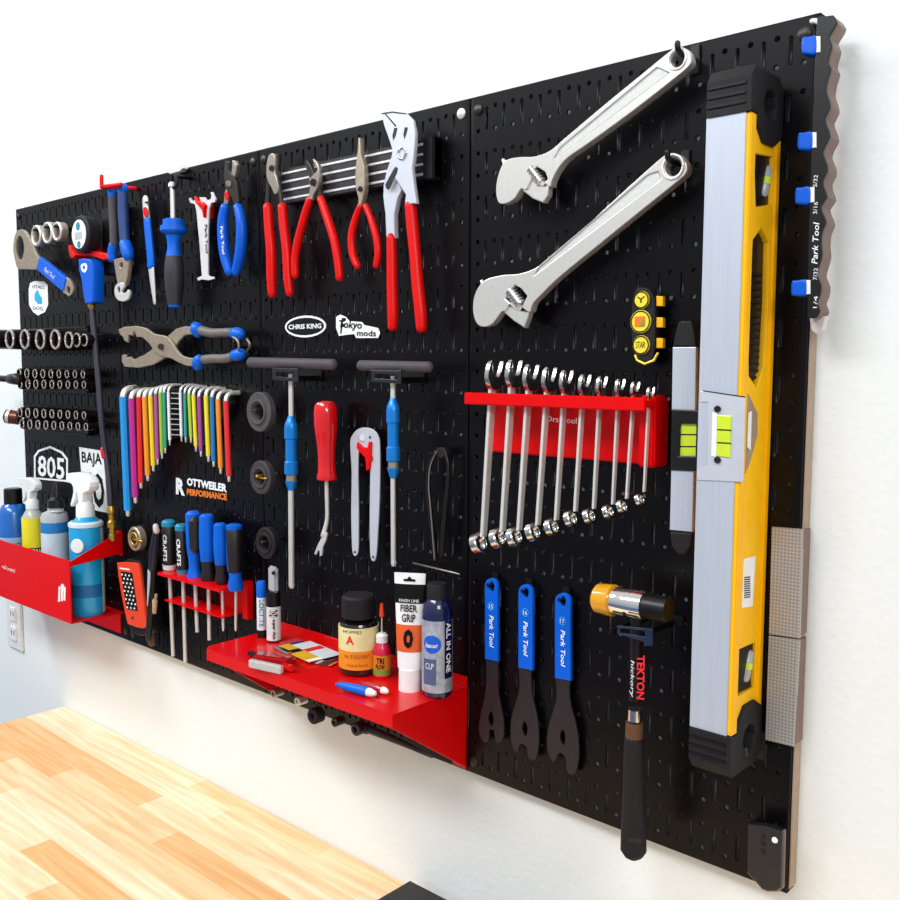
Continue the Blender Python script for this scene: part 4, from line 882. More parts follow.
# ------------------------------------------------------------------ big cassette pliers
z5 = (110, 300, 5.625)
t = thing('cassette_pliers', 'large nickel pliers with blue and grey grips lying open above the hex keys', 'pliers', P(160, 345, .02)); d = .024
flat(t, 'lever', [zm([(65, 310), (84, 305), (92, 325), (112, 318), (130, 335), (150, 328), (165, 318), (185, 312), (225, 285), (252, 258), (290, 225), (322, 205), (370, 162), (420, 148), (470, 150), (476, 192), (420, 196), (385, 232), (350, 290), (300, 330), (240, 365), (160, 382), (80, 376), (65, 345)], *z5)], d, .005, tansteel, .0012)
flat(t, 'lever', [zm([(45, 165), (80, 150), (150, 146), (200, 158), (245, 190), (290, 198), (318, 205), (345, 235), (375, 285), (400, 312), (440, 325), (485, 326), (486, 372), (430, 371), (380, 350), (345, 330), (290, 318), (250, 290), (215, 240), (180, 210), (148, 208), (135, 170), (125, 200), (100, 196), (98, 240), (78, 228), (72, 208), (56, 196)], *z5)], d+.0055, .005, tansteel, .0012)
plathe(t, 'pivot', zm([(288, 262)], *z5)[0]+(d+.0055,), zm([(288, 262)], *z5)[0]+(d+.009,), [(0, 3.4), (1, 2.8)], darksteel)
q = lambda l: [zm([(a_[0], a_[1])], *z5)[0]+(d, a_[2]/5.625) for a_ in l]
for (a_, b_, c_) in (([(515, 172, 27), (570, 185, 27), (630, 184, 26), (680, 182, 26)], [(478, 148, 30), (490, 165, 40), (495, 190, 30)], [(700, 188, 34), (722, 190, 36), (738, 194, 30)]), ([(530, 335, 26), (580, 330, 26), (640, 330, 26), (680, 322, 26)], [(505, 328, 28), (495, 355, 36), (492, 378, 26)], [(700, 312, 32), (725, 308, 35), (742, 302, 30)])):
    g = ptube(t, 'grip', q(a_), M('plier_grey', '#6b6360', .5), sub=4); ptube(g, 'finger_guard', q(b_), blue, sub=3); ptube(g, 'grip_end', q(c_), blue, sub=3)
t = thing('wire_hook', 'bent steel wire hook inside the ends of the blue and grey cassette pliers', 'hook', P(245, 345, .01))
ptube(t, 'wire', zm([(690, 205, .03, 7), (715, 225, .035, 7), (724, 250, .035, 7), (722, 280, .03, 7), (715, 290, .002, 7)], *z5), tansteel, seg=8)
ptube(t, 'wire', zm([(770, 220, .02, 7), (784, 240, .025, 7), (784, 265, .02, 7), (770, 290, .002, 7)], *z5), tansteel, seg=8)

# ------------------------------------------------------------------ hex keys and their holder
t = thing('hex_key_holder', 'black holder board behind the coloured hex keys', 'holder', P(175, 440, 0))
flat(t, 'holder_plate', [[(121, 385), (229, 392), (231, 404), (205, 445), (198, 449), (180, 436), (170, 440), (150, 452), (121, 410)]], .014, .0125, black, .001)
o = flat(t, 'size_chart', [[(170, 391), (179, 391.5), (180.5, 436), (171.5, 438)]], .0148, .0007, print_b, .0001)
for k in range(9): 
    v = 392.5+k*5.2; flat(o, 'chart_line', [[(171, v), (179.4, v+.4), (179.4, v+1.3), (171, v+1)]], .0151, .0003, offw, 0)
KEYS = [('blue', '#1494e0', 123.3, 397, 128, 510, 4.1), ('magenta', '#b7218e', 131.7, 398.5, 135.5, 497, 3.5), ('red', '#e02020', 139, 397, 141, 482.5, 2.8), ('orange', '#ef9417', 144.7, 397, 147.8, 475, 2.8),
 ('yellow', '#efd021', 150.5, 396, 153.4, 465.5, 2.5), ('purple', '#b24a9b', 155.7, 394, 157.6, 459, 2), ('lime green', '#9ac52b', 160.3, 393, 162, 453, 1.9), ('teal', '#25a184', 164, 392.5, 165.3, 447.5, 1.8), ('white', '#eef4f6', 168.3, 392.5, 169.8, 440, 1.5),
 ('white', '#e6f2f6', 180.3, 392.5, 181.5, 436, 1.5), ('teal', '#2f9f93', 184.8, 393, 185.7, 437, 1.5), ('lime green', '#a9cf33', 189, 394, 191, 437, 1.7), ('yellow', '#f1e02c', 193.5, 395, 196, 446, 2), ('purple', '#a4439b', 199, 396.5, 201, 451, 2),
 ('yellow', '#eede22', 206, 396, 208.5, 456, 2.4), ('blue', '#1777bb', 212, 397, 213.7, 461, 2.3), ('orange', '#f0931c', 218, 399.5, 220.7, 468, 2.5), ('red', '#e3252c', 226, 401, 229, 476, 2.8)]
for i, (cn, hx, u0, v0, u1, v1, r_) in enumerate(KEYS):
    side = 'left' if i < 9 else 'right'; n = [k for k in range(9*(i >= 9), 9+9*(i >= 9)) if KEYS[k][0] == cn]
    ex_ = '' if len(n) == 1 else (', the thicker one' if (r_ == max(KEYS[k][6] for k in n)) else ', the thinner one')
    lb = cn+' L-shaped hex key, '+side+' half of the key set'+ex_
    d = .030; t = thing('hex_key', lb, 'hex key', P(u1, v1, d), 'coloured hex keys')
    m = M('key_'+hx, hx, .35, 0, .5, .03, coat=.2)
    ptube(t, 'coated_shaft', [(u0, v0, d, r_), ((u0+u1)/2, (v0+v1)/2, d, r_), (u1, v1, d, r_)], m, sub=2, seg=8, round_end=False)
    p = P(u0, v0, d); k_ = mpp(p); r3 = r_*.85*k_; br = max(.012, r3*2.4)
    arcp = [Vector((p.x, p.y, p.z-.003)), Vector((p.x, p.y, p.z))]+[Vector((p.x, p.y+br*(1-math.cos(a_)), p.z+br*math.sin(a_))) for a_ in (math.radians(x_) for x_ in (20, 40, 60, 80, 90))]
    arcp.append(Vector((p.x, -.006, p.z+br)))
    tube(t, 'bent_end', arcp, r3, satin, sub=1, seg=10, round_end=False)
    ptube(t, 'tip', [(u1, v1, d, r_*.6), (u1+.15, v1+5, d, r_*.55)], satin, sub=1, seg=8)

# ------------------------------------------------------------------ red bin and the bottles in it
t = thing('steel_bin', 'red open-ended steel bin on the left panel holding cleaning bottles', 'bin', (.2, -.05, .05))
bx0, bx1 = -.016, .392
box(t, 'floor_plate', (bx0, -.1, .048), (bx1, -.001, .0505), red, .0008)
box(t, 'front_panel', (bx0, -.1015, .048), (bx1, -.099, .161), red, .0008)
box(t, 'back_flange', (bx0, -.0035, .008), (bx1-.012, -.0006, .048), red, .0006)
plate(t, 'side_strap', [[(-.1, .150), (-.1, .159), (-.004, .200), (-.004, .160)]], (Vector((bx1, 0, 0)), Y, Z), .002, red, .0004)
box(t, 'side_tab', (bx1-.030, -.0035, .155), (bx1, -.0006, .2), red, .0006)
text(t, 'wall control', P(2, 568, .1016), P(15, 573, .1016), P(2, 564, .1016)-P(2, 568, .1016), paper)
for k, dx in enumerate((0, 3.2, 6.2)): flat(t, 'emblem_bar', [[(58.5+dx*.85, 586.5+.2*k), (60.3+dx*.85, 586.8+.2*k), (59.8+dx*.85, 602-.6*k), (58+dx*.85, 601.5-.6*k)]], .102, .0005, paper, .0001)
c = P(62.5, 587.5, .102); plate(t, 'emblem_head', [circ((c.x, c.z), .007, 16, .0065)], FB(.1021), .0005, paper, .0001)
FL = .0505
def bottle_axis(u, v, d):
    p = P(u, v, d); return Vector((p.x, p.y, FL))
def rings(par, name, base, prof, m, seg=28): # prof in metres above base
    z0, z1_ = prof[0][0], prof[-1][0]
    return lathe(par, name, base+Z*z0, base+Z*z1_, [((z-z0)/(z1_-z0), r) for z, r in prof], m, seg)
def trigger(t, base, z, s, m, flip=-1):
    x, y = base.x, base.y
    rings(t, 'trigger_collar', base, [(z, .013*s), (z+.016*s, .0125*s), (z+.022*s, .008*s)], m)
    pts = [(-.006, .02), (.006, .02), (.009, .034), (.026, .040), (.03, .052), (.014, .062), (-.022, .062), (-.036, .058), (-.037, .047), (-.024, .045), (-.020, .034), (-.030, .016), (-.026, .012), (-.015, .024), (-.009, .036)]
    plate(t, 'trigger_head', [crv([(x+a_*s, base.z+z+b_*s) for a_, b_ in pts], 2)], (Vector((0, y-.008*s, 0)), X, Z), .016*s, m, .002*s)
    box(t, 'nozzle', (x-.044*s, y-.006*s, base.z+z+.046*s), (x-.034*s, y+.006*s, base.z+z+.059*s), m, .001)
# blue bottle, far left
b = bottle_axis(14, 520, .055); t = thing('cleaner_bottle', 'blue bottle with black cap, leftmost in the red bin', 'bottle', b)
top = P(17, 490, .055).z-FL; sh_ = P(17, 507, .055).z-FL; R_ = 14*mpp(b)
rings(t, 'bottle_body', b, [(0, R_*.9), (.004, R_), (sh_-.012, R_), (sh_+.001, R_*.8), (sh_+.008, R_*.5), (sh_+.012, R_*.5)], bottleblue)
rings(t, 'cap', b, [(sh_+.006, R_*.62), (top, R_*.6), (top+.002, R_*.5)], black)
rings(t, 'label_band', b, [(.075, R_*1.01), (.108, R_*1.01)], M('label_pale_blue', '#9fc4e4', .5))
wraptext(t, 'GLASS', b+Z*.084, Z, R_*1.012, -.1, .03, .014, dblue)
# spray bottle with yellow label
b = bottle_axis(33, 520, .06); t = thing('spray_bottle', 'spray bottle with white trigger and yellow and black label in the red bin', 'bottle', b); R_ = 10.5*mpp(b)
zt = P(34, 478, .06).z-FL; zs = P(34, 514, .06).z-FL
rings(t, 'bottle_body', b, [(0, R_*.95), (.004, R_), (zs-.006, R_), (zs+.004, R_*.7), (zs+.012, R_*.45), (zs+.016, R_*.45)], clear)
rings(t, 'black_label', b, [(.05, R_*1.01), (.100, R_*1.01)], black); rings(t, 'yellow_label', b, [(.100, R_*1.012), (zs-.006, R_*1.012)], M('label_yellow', '#ecdd22', .5))
wraptext(t, 'CLEAN', b+Z*.086, Z, R_*1.012, 0, .032, .012, white, bold=.02)
trigger(t, b, zs+.010, .95, M('trigger_white', '#dfe4e3', .4))
# bottle with black trigger, blue-white label
b = bottle_axis(55, 530, .05); t = thing('spray_bottle', 'bottle with black top between the two bottles with white triggers', 'bottle', b); R_ = 13*mpp(b)
zt = P(60, 482, .05).z-FL; zs = P(55, 516, .05).z-FL
rings(t, 'bottle_body', b, [(0, R_*.95), (.004, R_), (zs-.002, R_), (zs+.006, R_*.9), (zs+.010, R_*.5), (zs+.02, R_*.42)], M('frosted_grey', '#c3c7c9', .3, 0, .5, trans=.2))
rings(t, 'blue_label', b, [(zs-.03, R_*1.01), (zs-.010, R_*1.01)], M('label_blue', '#1b7cc0', .5)); rings(t, 'white_label', b, [(.03, R_*1.01), (zs-.03, R_*1.01)], M('label_white_blue', '#c9dbe6', .5))
bb = b+X*.012
rings(t, 'collar', bb, [(zs+.010, .012), (zs+.02, .011), (zs+.024, .006)], white); rings(t, 'black_cap', bb, [(zs+.018, .017), (zs+.032, .016), (zs+.038, .009), (zt-.006, .006), (zt, .004)], black)
# large blue spray bottle
b = bottle_axis(82, 560, .050); b.x = PZ(84, 615, FL).x-.004; t = thing('spray_bottle', 'largest spray bottle, bright blue with white trigger, at the bin\'s open end', 'bottle', b); R_ = 16*mpp(b)
zs = P(82, 523, .05).z-FL
rings(t, 'bottle_body', b, [(0, R_*.93), (.004, R_), (zs-.004, R_), (zs+.004, R_*.98), (zs+.008, R_*.7), (zs+.018, R_*.45), (zs+.022, R_*.45)], skyblue)
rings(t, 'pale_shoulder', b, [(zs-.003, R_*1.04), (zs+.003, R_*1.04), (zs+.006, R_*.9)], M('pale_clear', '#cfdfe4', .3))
rings(t, 'dark_label_band', b, [(.035, R_*1.008), (.058, R_*1.008)], M('label_dark_blue', '#1268a8', .5)); 
fc = Vector((CAM.x-b.x, CAM.y-b.y, 0)).normalized(); sd = Z.cross(fc)
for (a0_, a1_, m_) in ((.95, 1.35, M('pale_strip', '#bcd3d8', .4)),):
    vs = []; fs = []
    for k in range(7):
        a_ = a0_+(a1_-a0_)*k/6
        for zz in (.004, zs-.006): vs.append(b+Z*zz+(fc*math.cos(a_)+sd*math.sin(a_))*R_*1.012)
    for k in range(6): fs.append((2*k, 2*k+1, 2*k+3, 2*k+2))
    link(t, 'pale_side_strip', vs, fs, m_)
a_ = -.55; c = b+Z*(zs-.035)+(fc*math.cos(a_)+sd*math.sin(a_))*R_*1.01; lathe(t, 'round_emblem', c, c+(fc*math.cos(a_)+sd*math.sin(a_))*.002, [(0, .013), (1, .012)], white)
wraptext(t, 'GUYS', b+Z*(zs-.040), Z, R_*1.06, a_, .018, .009, print_b)
trigger(t, b, zs+.014, 1.25, M('trigger_bright', '#f0f3f3', .4))

# ------------------------------------------------------------------ round lockring tool, work light, knife, brush
c = P(134.8, 539, .03); t = thing('lockring_tool', 'round nickel lockring tool above the red work light', 'ring tool', c); r_ = 12.3*mpp(c)
hollow(t, 'outer_ring', (c.x, -.018, c.z), (c.x, -.032, c.z), r_, r_*.72, tansteel, 28); ring(t, 'inner_ring', (c.x, -.031, c.z), Y, r_*.5, r_*.12, brass, 24, 8)
hollow(t, 'hub', (c.x, -.015, c.z), (c.x, -.034, c.z), r_*.32, r_*.16, darksteel, 18); tube(t, 'guide_pin', [(c.x, -.033, c.z), (c.x+.030, -.033, c.z)], .0018, brass, sub=1)
lathe(t, 'back_disc', (c.x, -.014, c.z), (c.x, -.018, c.z), [(0, r_*1.1), (1, r_*1.1)], black)
t = thing('work_light', 'red and black handheld work light with rows of white dots, right of the red bin', 'work light', P(130, 628, .03)); d = .045
flat(t, 'red_face', [crv([(117.2, 566), (119, 562.5), (134, 563), (138, 566), (140.5, 580), (145.5, 618), (145.5, 626), (142, 628.5), (130, 625), (126.5, 620), (120.5, 590)], 2)], d, .006, orange_red, .001)
flat(t, 'black_body', [crv([(121, 562), (138, 561), (142, 567), (144.5, 590), (148, 622), (147, 634), (141, 636), (130, 630), (124, 600)], 2)], d-.0065, .030, black, .002)
o = flat(t, 'lamp_panel', [[(120.5, 571.5), (132, 573), (137.5, 611), (126.5, 609)]], d+.0006, .001, print_b, .0002)
for r__ in range(9):
    for c__ in range(3):
        u = 122.8+r__*.66+c__*3.6+(.9 if r__ % 2 else -.6); v = 574.5+r__*4.1+c__*.55
        plathe(o, 'light_dot', (u, v, d+.0006), (u, v, d+.0012), [(0, 1.15), (1, .9)], white, seg=8)
flat(t, 'brand_mark', [[(119.5, 567.5), (129.5, 569), (129.7, 570.3), (119.7, 569)]], d+.0005, .0005, paper, .0001)
plathe(t, 'button', (133, 618, d), (133, 618, d+.001), [(0, 1.8), (1, 1.4)], darksteel, seg=10)
z7 = (100, 520, 5.294); d = .05
t = thing('pick_tool', 'slender black tool with pale label hanging between the work light and the screwdriver rack', 'hand tool', P(151, 640, d))
q = lambda l: [zm([(a_[0], a_[1])], *z7)[0]+(d, a_[2]/5.294) for a_ in l]
ptube(t, 'upper_handle', q([(296, 60, 14), (290, 120, 22), (282, 190, 24), (276, 262, 20)]), M('dark_navy_plastic', '#141828', .35), sub=3)
ptube(t, 'pale_sleeve', q([(266, 262, 13), (264, 350, 13), (262, 452, 13)]), palesilver, sub=2); ptube(t, 'black_shaft', q([(283, 255, 14), (280, 330, 14), (272, 450, 18), (262, 560, 17), (256, 635, 14)]), black, sub=3)
ptube(t, 'knob', q([(294, 30, 15), (300, 62, 17)]), M('pinkish_white', '#cdbcb8', .4), sub=1)
t = thing('small_brush', 'small tan brass-ended brush beside the slender black tool', 'brush', P(155, 612, .03))
ptube(t, 'handle', q([(298, 395, 8), (292, 425, 10)]), tansteel, sub=1); ptube(t, 'bristles', q([(291, 425, 14), (288, 490, 11)]), M('tan_bristle', '#b99a78', .8, bump=.4), sub=1)
t = thing('wood_handle_tool', 'dark brown handle tip below the slender black tool', 'hand tool', P(152, 643, .02)); ptube(t, 'tip', [(152, 632, .016, 4), (152, 643, .016, 4.5)], M('dark_wood', '#4a2f28', .5), sub=1)

# ------------------------------------------------------------------ screwdriver rack
t = thing('screwdriver_rack', 'red steel two-tier rack holding six screwdrivers', 'rack', P(205, 600, 0)); rd_ = .05
pa = P(158, 573, rd_); pb = P(243, 596, rd_); zt_ = (pa.z+pb.z)/2
pc = P(157.5, 596, rd_*.8); zl = P(215, 616, rd_*.8).z
xr_ = P(252, 610, .004).x
box(t, 'top_plate', (pa.x, -rd_, zt_-.0012), (xr_-.014, -.001, zt_+.0012), red, .0006)
box(t, 'top_lip', (pa.x, -rd_-.001, zt_-.004), (xr_-.014, -rd_+.001, zt_+.0012), red, .0005)
box(t, 'lower_plate', (pa.x, -rd_*.8, zl-.0012), (xr_-.03, -.001, zl+.0012), red, .0006)
box(t, 'back_plate', (xr_-.085, -.004, zl+.001), (xr_-.012, -.001, zt_-.002), red, .0006)
box(t, 'end_plate', (xr_-.014, -.012, zl-.004), (xr_, -.0006, zt_+.008), red, .0012)
SD = [(168.5, 521, 569, 7, 171, 656, 'black with white lettering and teal ends, leftmost', 'b'), (181, 525, 574, 6.2, 183.2, 662, 'black with teal ends, second from the left', 'b'), (193, 511, 579, 8, 196, 632, 'blue and black with a curved grip, third from the left', 'c'),
      (206.5, 514, 582, 8, 208, 640, 'fat blue with black base, third from the right', 'd'), (220, 523, 583, 7.2, 222.2, 631, 'slim blue with black base, second from the right', 'd'), (234, 525, 590, 8, 234.8, 631, 'black grip with blue ends, rightmost', 'e')]
for k, (u, v0, v1, r_, ub, vb, lb, kind) in enumerate(SD):
    d = .028; t = thing('screwdriver', 'screwdriver '+lb+' in the red rack', 'screwdriver', P(ub, vb, d), 'screwdrivers in the red rack')
    top = (u, v0, d); bot = (u+(2 if k != 0 else 1), v1, d)
    hg = M('handle_black', '#1a181c', .45)
    if kind == 'b':
        o = plathe(t, 'handle', top, bot, [(0, r_*.7), (.04, r_*.9), (.5, r_*.95), (.8, r_*.85), (.92, r_), (1, r_*.8)], hg)
        plathe(t, 'end_band', (u, v0-1, d), (u, v0+5, d), [(0, r_*.7), (.3, r_*.98), (1, r_*.98)], teal); plathe(t, 'base_band', (bot[0], v1-5, d), (bot[0], v1, d), [(0, r_*1.02), (1, r_*.9)], white if k == 0 else teal)
        p0_ = P(u+1, v0+12, d); wraptext(t, 'CRAFTS', P(bot[0]-.4, v1-9, d), -(P(*bot)-P(*top)), r_*.97*mpp(p0_), -.6, (P(*top)-P(*bot)).length*.55, .007, paper, rot=True, bold=.03)
    elif kind == 'c':
        plathe(t, 'handle', top, bot, [(0, r_*.6), (.04, r_*.95), (.3, r_*.98), (.55, r_*.9), (.62, r_*.85)], blue); plathe(t, 'rubber_inlay', (u+1.5, v0+6, d+.006), (u+2.3, v1-27, d+.006), [(0, 2.4), (.1, 6), (.9, 5.6), (1, 3)], hg)
        plathe(t, 'base', (u+1.2, v1-28, d), bot, [(0, r_*.84), (.3, r_*.72), (.6, r_*.7), (.9, r_*1.0), (1, r_*.8)], blue)
    elif kind == 'd':
        plathe(t, 'handle', top, bot, [(0, r_*.6), (.03, r_*.9), (.3, r_), (.5, r_), (.68, r_*.9), (.7, r_*.8)], blue); plathe(t, 'base', (u+1.3, v0+(v1-v0)*.68, d), bot, [(0, r_*.88), (.4, r_*.75), (.8, r_*.95), (1, r_*.8)], hg)
    else:
        plathe(t, 'handle', top, (u+1.2, v1-18, d), [(0, r_*.8), (.05, r_*.98), (.5, r_), (.85, r_*.9), (1, r_*.85)], hg); plathe(t, 'end_band', (u, v0-1, d), (u, v0+4, d), [(0, r_*.6), (.3, r_*1.0), (1, r_*1.0)], blue)
        plathe(t, 'inlay', (u-5, v0+4, d+.004), (u-4, v1-19, d+.004), [(0, 2.6), (.5, 3.4), (1, 2.6)], blue); plathe(t, 'base', (u+1.2, v1-19, d), bot, [(0, r_*.85), (.3, r_*.75), (.75, r_*1.0), (1, r_*.85)], blue)
    plathe(t, 'blade', (bot[0], v1-1, d), (ub+(vb-v1)*.025, vb, d), [(0, 1.5 if k > 3 else 2.0), (.93, 1.4 if k > 3 else 1.9), (1, .8 if k > 3 else 1.9)], satin, seg=10)

# ------------------------------------------------------------------ red shelf
SZ = .108
t = thing('steel_shelf', 'red steel shelf with bottles on it under the T-handles', 'shelf', (1.04, -.06, SZ))
sx0, sx1, sy = .842, 1.221, -.130
bm_lp = [(sx0, -.001), (sx0+.002, sy+.008), (sx0+.010, sy), (sx1-.004, sy), (sx1, sy+.004), (sx1, -.001)]
plate(t, 'top_plate', [bm_lp], (Vector((0, 0, SZ)), X, Y), .0022, red, .0006)
box(t, 'front_lip', (sx0+.010, sy-.001, SZ-.017), (sx1, sy+.0012, SZ), red, .0006)
plate(t, 'side_gusset', [[(sy, SZ-.001), (sy, SZ-.017), (-.0015, .003), (-.0015, SZ-.001)]], (Vector((sx1, 0, 0)), Y, Z), .002, red, .0004)
plate(t, 'side_gusset', [[(sy+.01, SZ-.001), (sy+.01, SZ-.017), (-.0015, .003), (-.0015, SZ-.001)]], (Vector((sx0+.004, 0, 0)), Y, Z), .002, red, .0004)
box(t, 'back_flange', (sx0+.01, -.0035, SZ), (sx1, -.0008, SZ+.012), red, .0006)
box(t, 'foot_tab', (sx1-.022, -.004, .002), (sx1, -.0008, .05), red, .0006)
FL = SZ
shelf_red = M('gloss_red_coat', '#d40205', .35, 0, .2, .02, coat=.4)
for c_ in t.children: c_.data.materials[0] = shelf_red
def sb(u, v): p = PZ(u, v, SZ); return Vector((p.x, p.y, SZ))
def hpx(b, v0, vref): return (v0)*mpp(b)
# bottle of solvent
b = sb(359, 671); t = thing('solvent_bottle', 'squat dark bottle with black cap and cream and orange label on the red shelf', 'bottle', b); k_ = mpp(b); R_ = 20*k_
Hh = 78*k_
rings(t, 'bottle_body', b, [(0, R_*.9), (.003, R_), (Hh*.60, R_), (Hh*.66, R_*.9), (Hh*.70, R_*.6), (Hh*.76, R_*.55)], darkglass)
rings(t, 'cap', b, [(Hh*.72, R_*.84), (Hh*.97, R_*.84), (Hh*1.0, R_*.75)], blackm)
rings(t, 'orange_label', b, [(Hh*.09, R_*1.008), (Hh*.33, R_*1.008)], lblor); rings(t, 'cream_label', b, [(Hh*.33, R_*1.01), (Hh*.62, R_*1.01)], cream)
wraptext(t, 'A', b+Z*Hh*.42, Z, R_*1.012, -.45, .011, .011, print_r, bold=.03); wraptext(t, 'HOPPES', b+Z*Hh*.56, Z, R_*1.012, -.35, .026, .004, dblue)
wraptext(t, 'No. 9 SOLVENT', b+Z*Hh*.24, Z, R_*1.012, -.1, .034, .005, M('label_brown', '#9a4a10', .5)); wraptext(t, 'cleans bore', b+Z*Hh*.14, Z, R_*1.012, -.1, .028, .0035, M('label_brown', '#9a4a10', .5))
# dropper bottle
b = sb(382, 676); t = thing('dropper_bottle', 'small red bottle with needle tip and green and orange label beside the squat bottle', 'bottle', b); k_ = mpp(b); R_ = 9*k_
rings(t, 'bottle_body', b, [(0, R_*.9), (.002, R_), (27*k_, R_), (32*k_, R_*.8), (36*k_, R_*.5), (37*k_, R_*.5)], M('magenta_red', '#cc1540', .3, coat=.3))
rings(t, 'label_band', b, [(3*k_, R_*1.01), (23*k_, R_*1.01)], M('label_orange_green', '#d98420', .5)); rings(t, 'green_band', b, [(3.5*k_, R_*1.02), (9*k_, R_*1.02)], greenl)
wraptext(t, 'TRI', b+Z*15*k_, Z, R_*1.02, -.2, .010, 6*k_, print_b, bold=.03); wraptext(t, 'FLOW', b+Z*9.5*k_, Z, R_*1.02, -.2, .012, 5*k_, print_b, bold=.03)
rings(t, 'cap', b, [(35*k_, 6*k_), (42*k_, 6*k_), (44*k_, 4*k_)], white); rings(t, 'needle', b, [(43*k_, .9*k_), (63*k_, .7*k_)], satin, 8); rings(t, 'needle_cap', b, [(61*k_, 2.6*k_), (66*k_, 2.4*k_), (74*k_, 1.4*k_)], orange_red, 12)
# tube
b = sb(410, 689); t = thing('grease_tube', 'white squeeze tube with black lettering and orange picture standing on its cap', 'tube', b); k_ = mpp(b)
rings(t, 'cap', b, [(0, 11.5*k_), (22*k_, 11.2*k_), (22.5*k_, 10.8*k_)], white)
fx = Vector((RR.x, RR.y, 0)).normalized()*.85+X*.3; fx.normalize(); fy = Z.cross(fx)
def loft(par, name, secs, m, n=28):   # (z, half width, half depth)
    vs = []; fs = []
    for z, a_, c_ in secs:
        for j in range(n):
            th = 2*math.pi*j/n; vs.append(b+Z*z+fx*a_*math.cos(th)+fy*c_*math.sin(th))
    for i in range(len(secs)-1):
        for j in range(n): fs.append((i*n+j, i*n+(j+1) % n, (i+1)*n+(j+1) % n, (i+1)*n+j))
    fs.append(tuple(range(n))); fs.append(tuple((len(secs)-1)*n+j for j in range(n))); return link(par, name, vs, fs, m, 40)
def tw(z): s = z/(118*k_); return (11.5+4.5*s)*k_, (11.5*(1-s)+.8)*k_
zz = [22.5*k_+j*(95.5*k_)/10 for j in range(11)]
loft(t, 'tube_body', [(z,)+tw(z) for z in zz], M('tube_white', '#eceded', .35, coat=.2))
def band(z0, z1_, m, nm, e=1.015): return loft(t, nm, [(z0+(z1_-z0)*j/4,)+tuple(q_*e+.0002 for q_ in tw(z0+(z1_-z0)*j/4)) for j in range(5)], m)
band(40*k_, 67*k_, M('picture_orange', '#dd5a20', .5), 'picture_band'); band(88*k_, 107*k_, print_b, 'chequer_band'); 
def tfront(s, z0, z1_, w_, m, **kk):
    for_ = b-fy*(tw((z0+z1_)/2)[1]*1.02+.0012); text(t, s, for_+Z*z0-fx*w_, for_+Z*z0+fx*w_, Z*(z1_-z0), m, **kk)
sgn = 1
if fy.dot(CAM-b) > 0: fy = -fy
def tfront(s, z0, z1_, w_, m, **kk):
    n_ = -fy; fo = b+n_*(tw(z0)[1]*1.02+.0008); fo2 = b+n_*(tw(z1_)[1]*1.02+.0008)
    text(t, s, fo+Z*z0-fx*w_, fo+Z*z0+fx*w_, (fo2+Z*z1_)-(fo+Z*z0), m, **kk)
tfront('FIBER', 80*k_, 87*k_, 8.5*k_, print_b, bold=.02); tfront('GRIP', 70*k_, 78*k_, 7*k_, print_b, bold=.02)
tfront('o', 44*k_, 63*k_, 5*k_, print_b, bold=.04); tfront('FINISH LINE', 89.5*k_, 92.5*k_, 10*k_, paper)
for j in range(4):
    for i_ in range(2):
        n_ = -fy; z0 = (95+i_*4.5)*k_; fo = b+n_*(tw(z0)[1]*1.02+.0019)+fx*(-10+5*j+2.4*i_)*k_; link(t, 'chequer', [fo, fo+fx*2.6*k_, fo+fx*2.6*k_+Z*4*k_-n_*.0004, fo+Z*4*k_-n_*.0004], [(0, 1, 2, 3)], paper, 0)
n_ = -fy; fo = b+n_*(tw(112*k_)[1]*1.05+.0010); link(t, 'hang_slot', [fo+fx*a_*k_+Z*z_*k_ for a_, z_ in ((-6, 110), (6, 110), (6, 112), (2, 112.6), (1, 114.5), (-1, 114.5), (-2, 112.6), (-6, 112))], [tuple(range(8))], print_b, 0)
# tall blue bottle
b = sb(437, 694); t = thing('lubricant_bottle', 'tall navy bottle with vertical white lettering, right end of the red shelf', 'bottle', b); k_ = mpp(b); R_ = 15.3*k_
rings(t, 'bottle_body', b, [(0, R_*.9), (.003, R_), (84*k_, R_), (93*k_, R_*.88), (99*k_, R_*.6), (101*k_, R_*.6)], navy)
rings(t, 'cap', b, [(98*k_, R_*.68), (110*k_, R_*.66), (113*k_, R_*.6)], blackm)
rings(t, 'silver_label', b, [(6*k_, R_*1.008), (78*k_, R_*1.008)], M('label_silver', '#a7aebc', .35, .3, var=.3, scale=90))
fc = Vector((CAM.x-b.x, CAM.y-b.y, 0)).normalized(); sd = Z.cross(fc)
def patch(a0_, a1_, z0, z1_, m, nm, e=1.014, n=8):
    vs = []; fs = []
    for j in range(n+1):
        a_ = a0_+(a1_-a0_)*j/n
        for q_ in (z0, z1_): vs.append(b+Z*q_*k_+(fc*math.cos(a_)+sd*math.sin(a_))*R_*e)
    for j in range(n): fs.append((2*j, 2*j+1, 2*j+3, 2*j+2))
    return link(t, nm, vs, fs, m)
patch(.5, 1.25, 20, 78, navy, 'dark_panel'); wraptext(t, 'ALL IN ONE', b+Z*26*k_, Z, R_*1.02, .80, 50*k_, 6*k_, paper, rot=True, bold=.02)
def opatch(a0_, z0, ra, rz_, m, nm, e=1.02):
    vs = [b+Z*(z0+rz_*math.sin(2*math.pi*j/24))*k_+(fc*math.cos(a0_+ra*math.cos(2*math.pi*j/24))+sd*math.sin(a0_+ra*math.cos(2*math.pi*j/24)))*R_*(e+.01) for j in range(24)]
    c_ = b+Z*z0*k_+(fc*math.cos(a0_)+sd*math.sin(a0_))*R_*(e+.06); vs.append(c_)
    return link(t, nm, vs, [(j, (j+1) % 24, 24) for j in range(24)], m, 180)
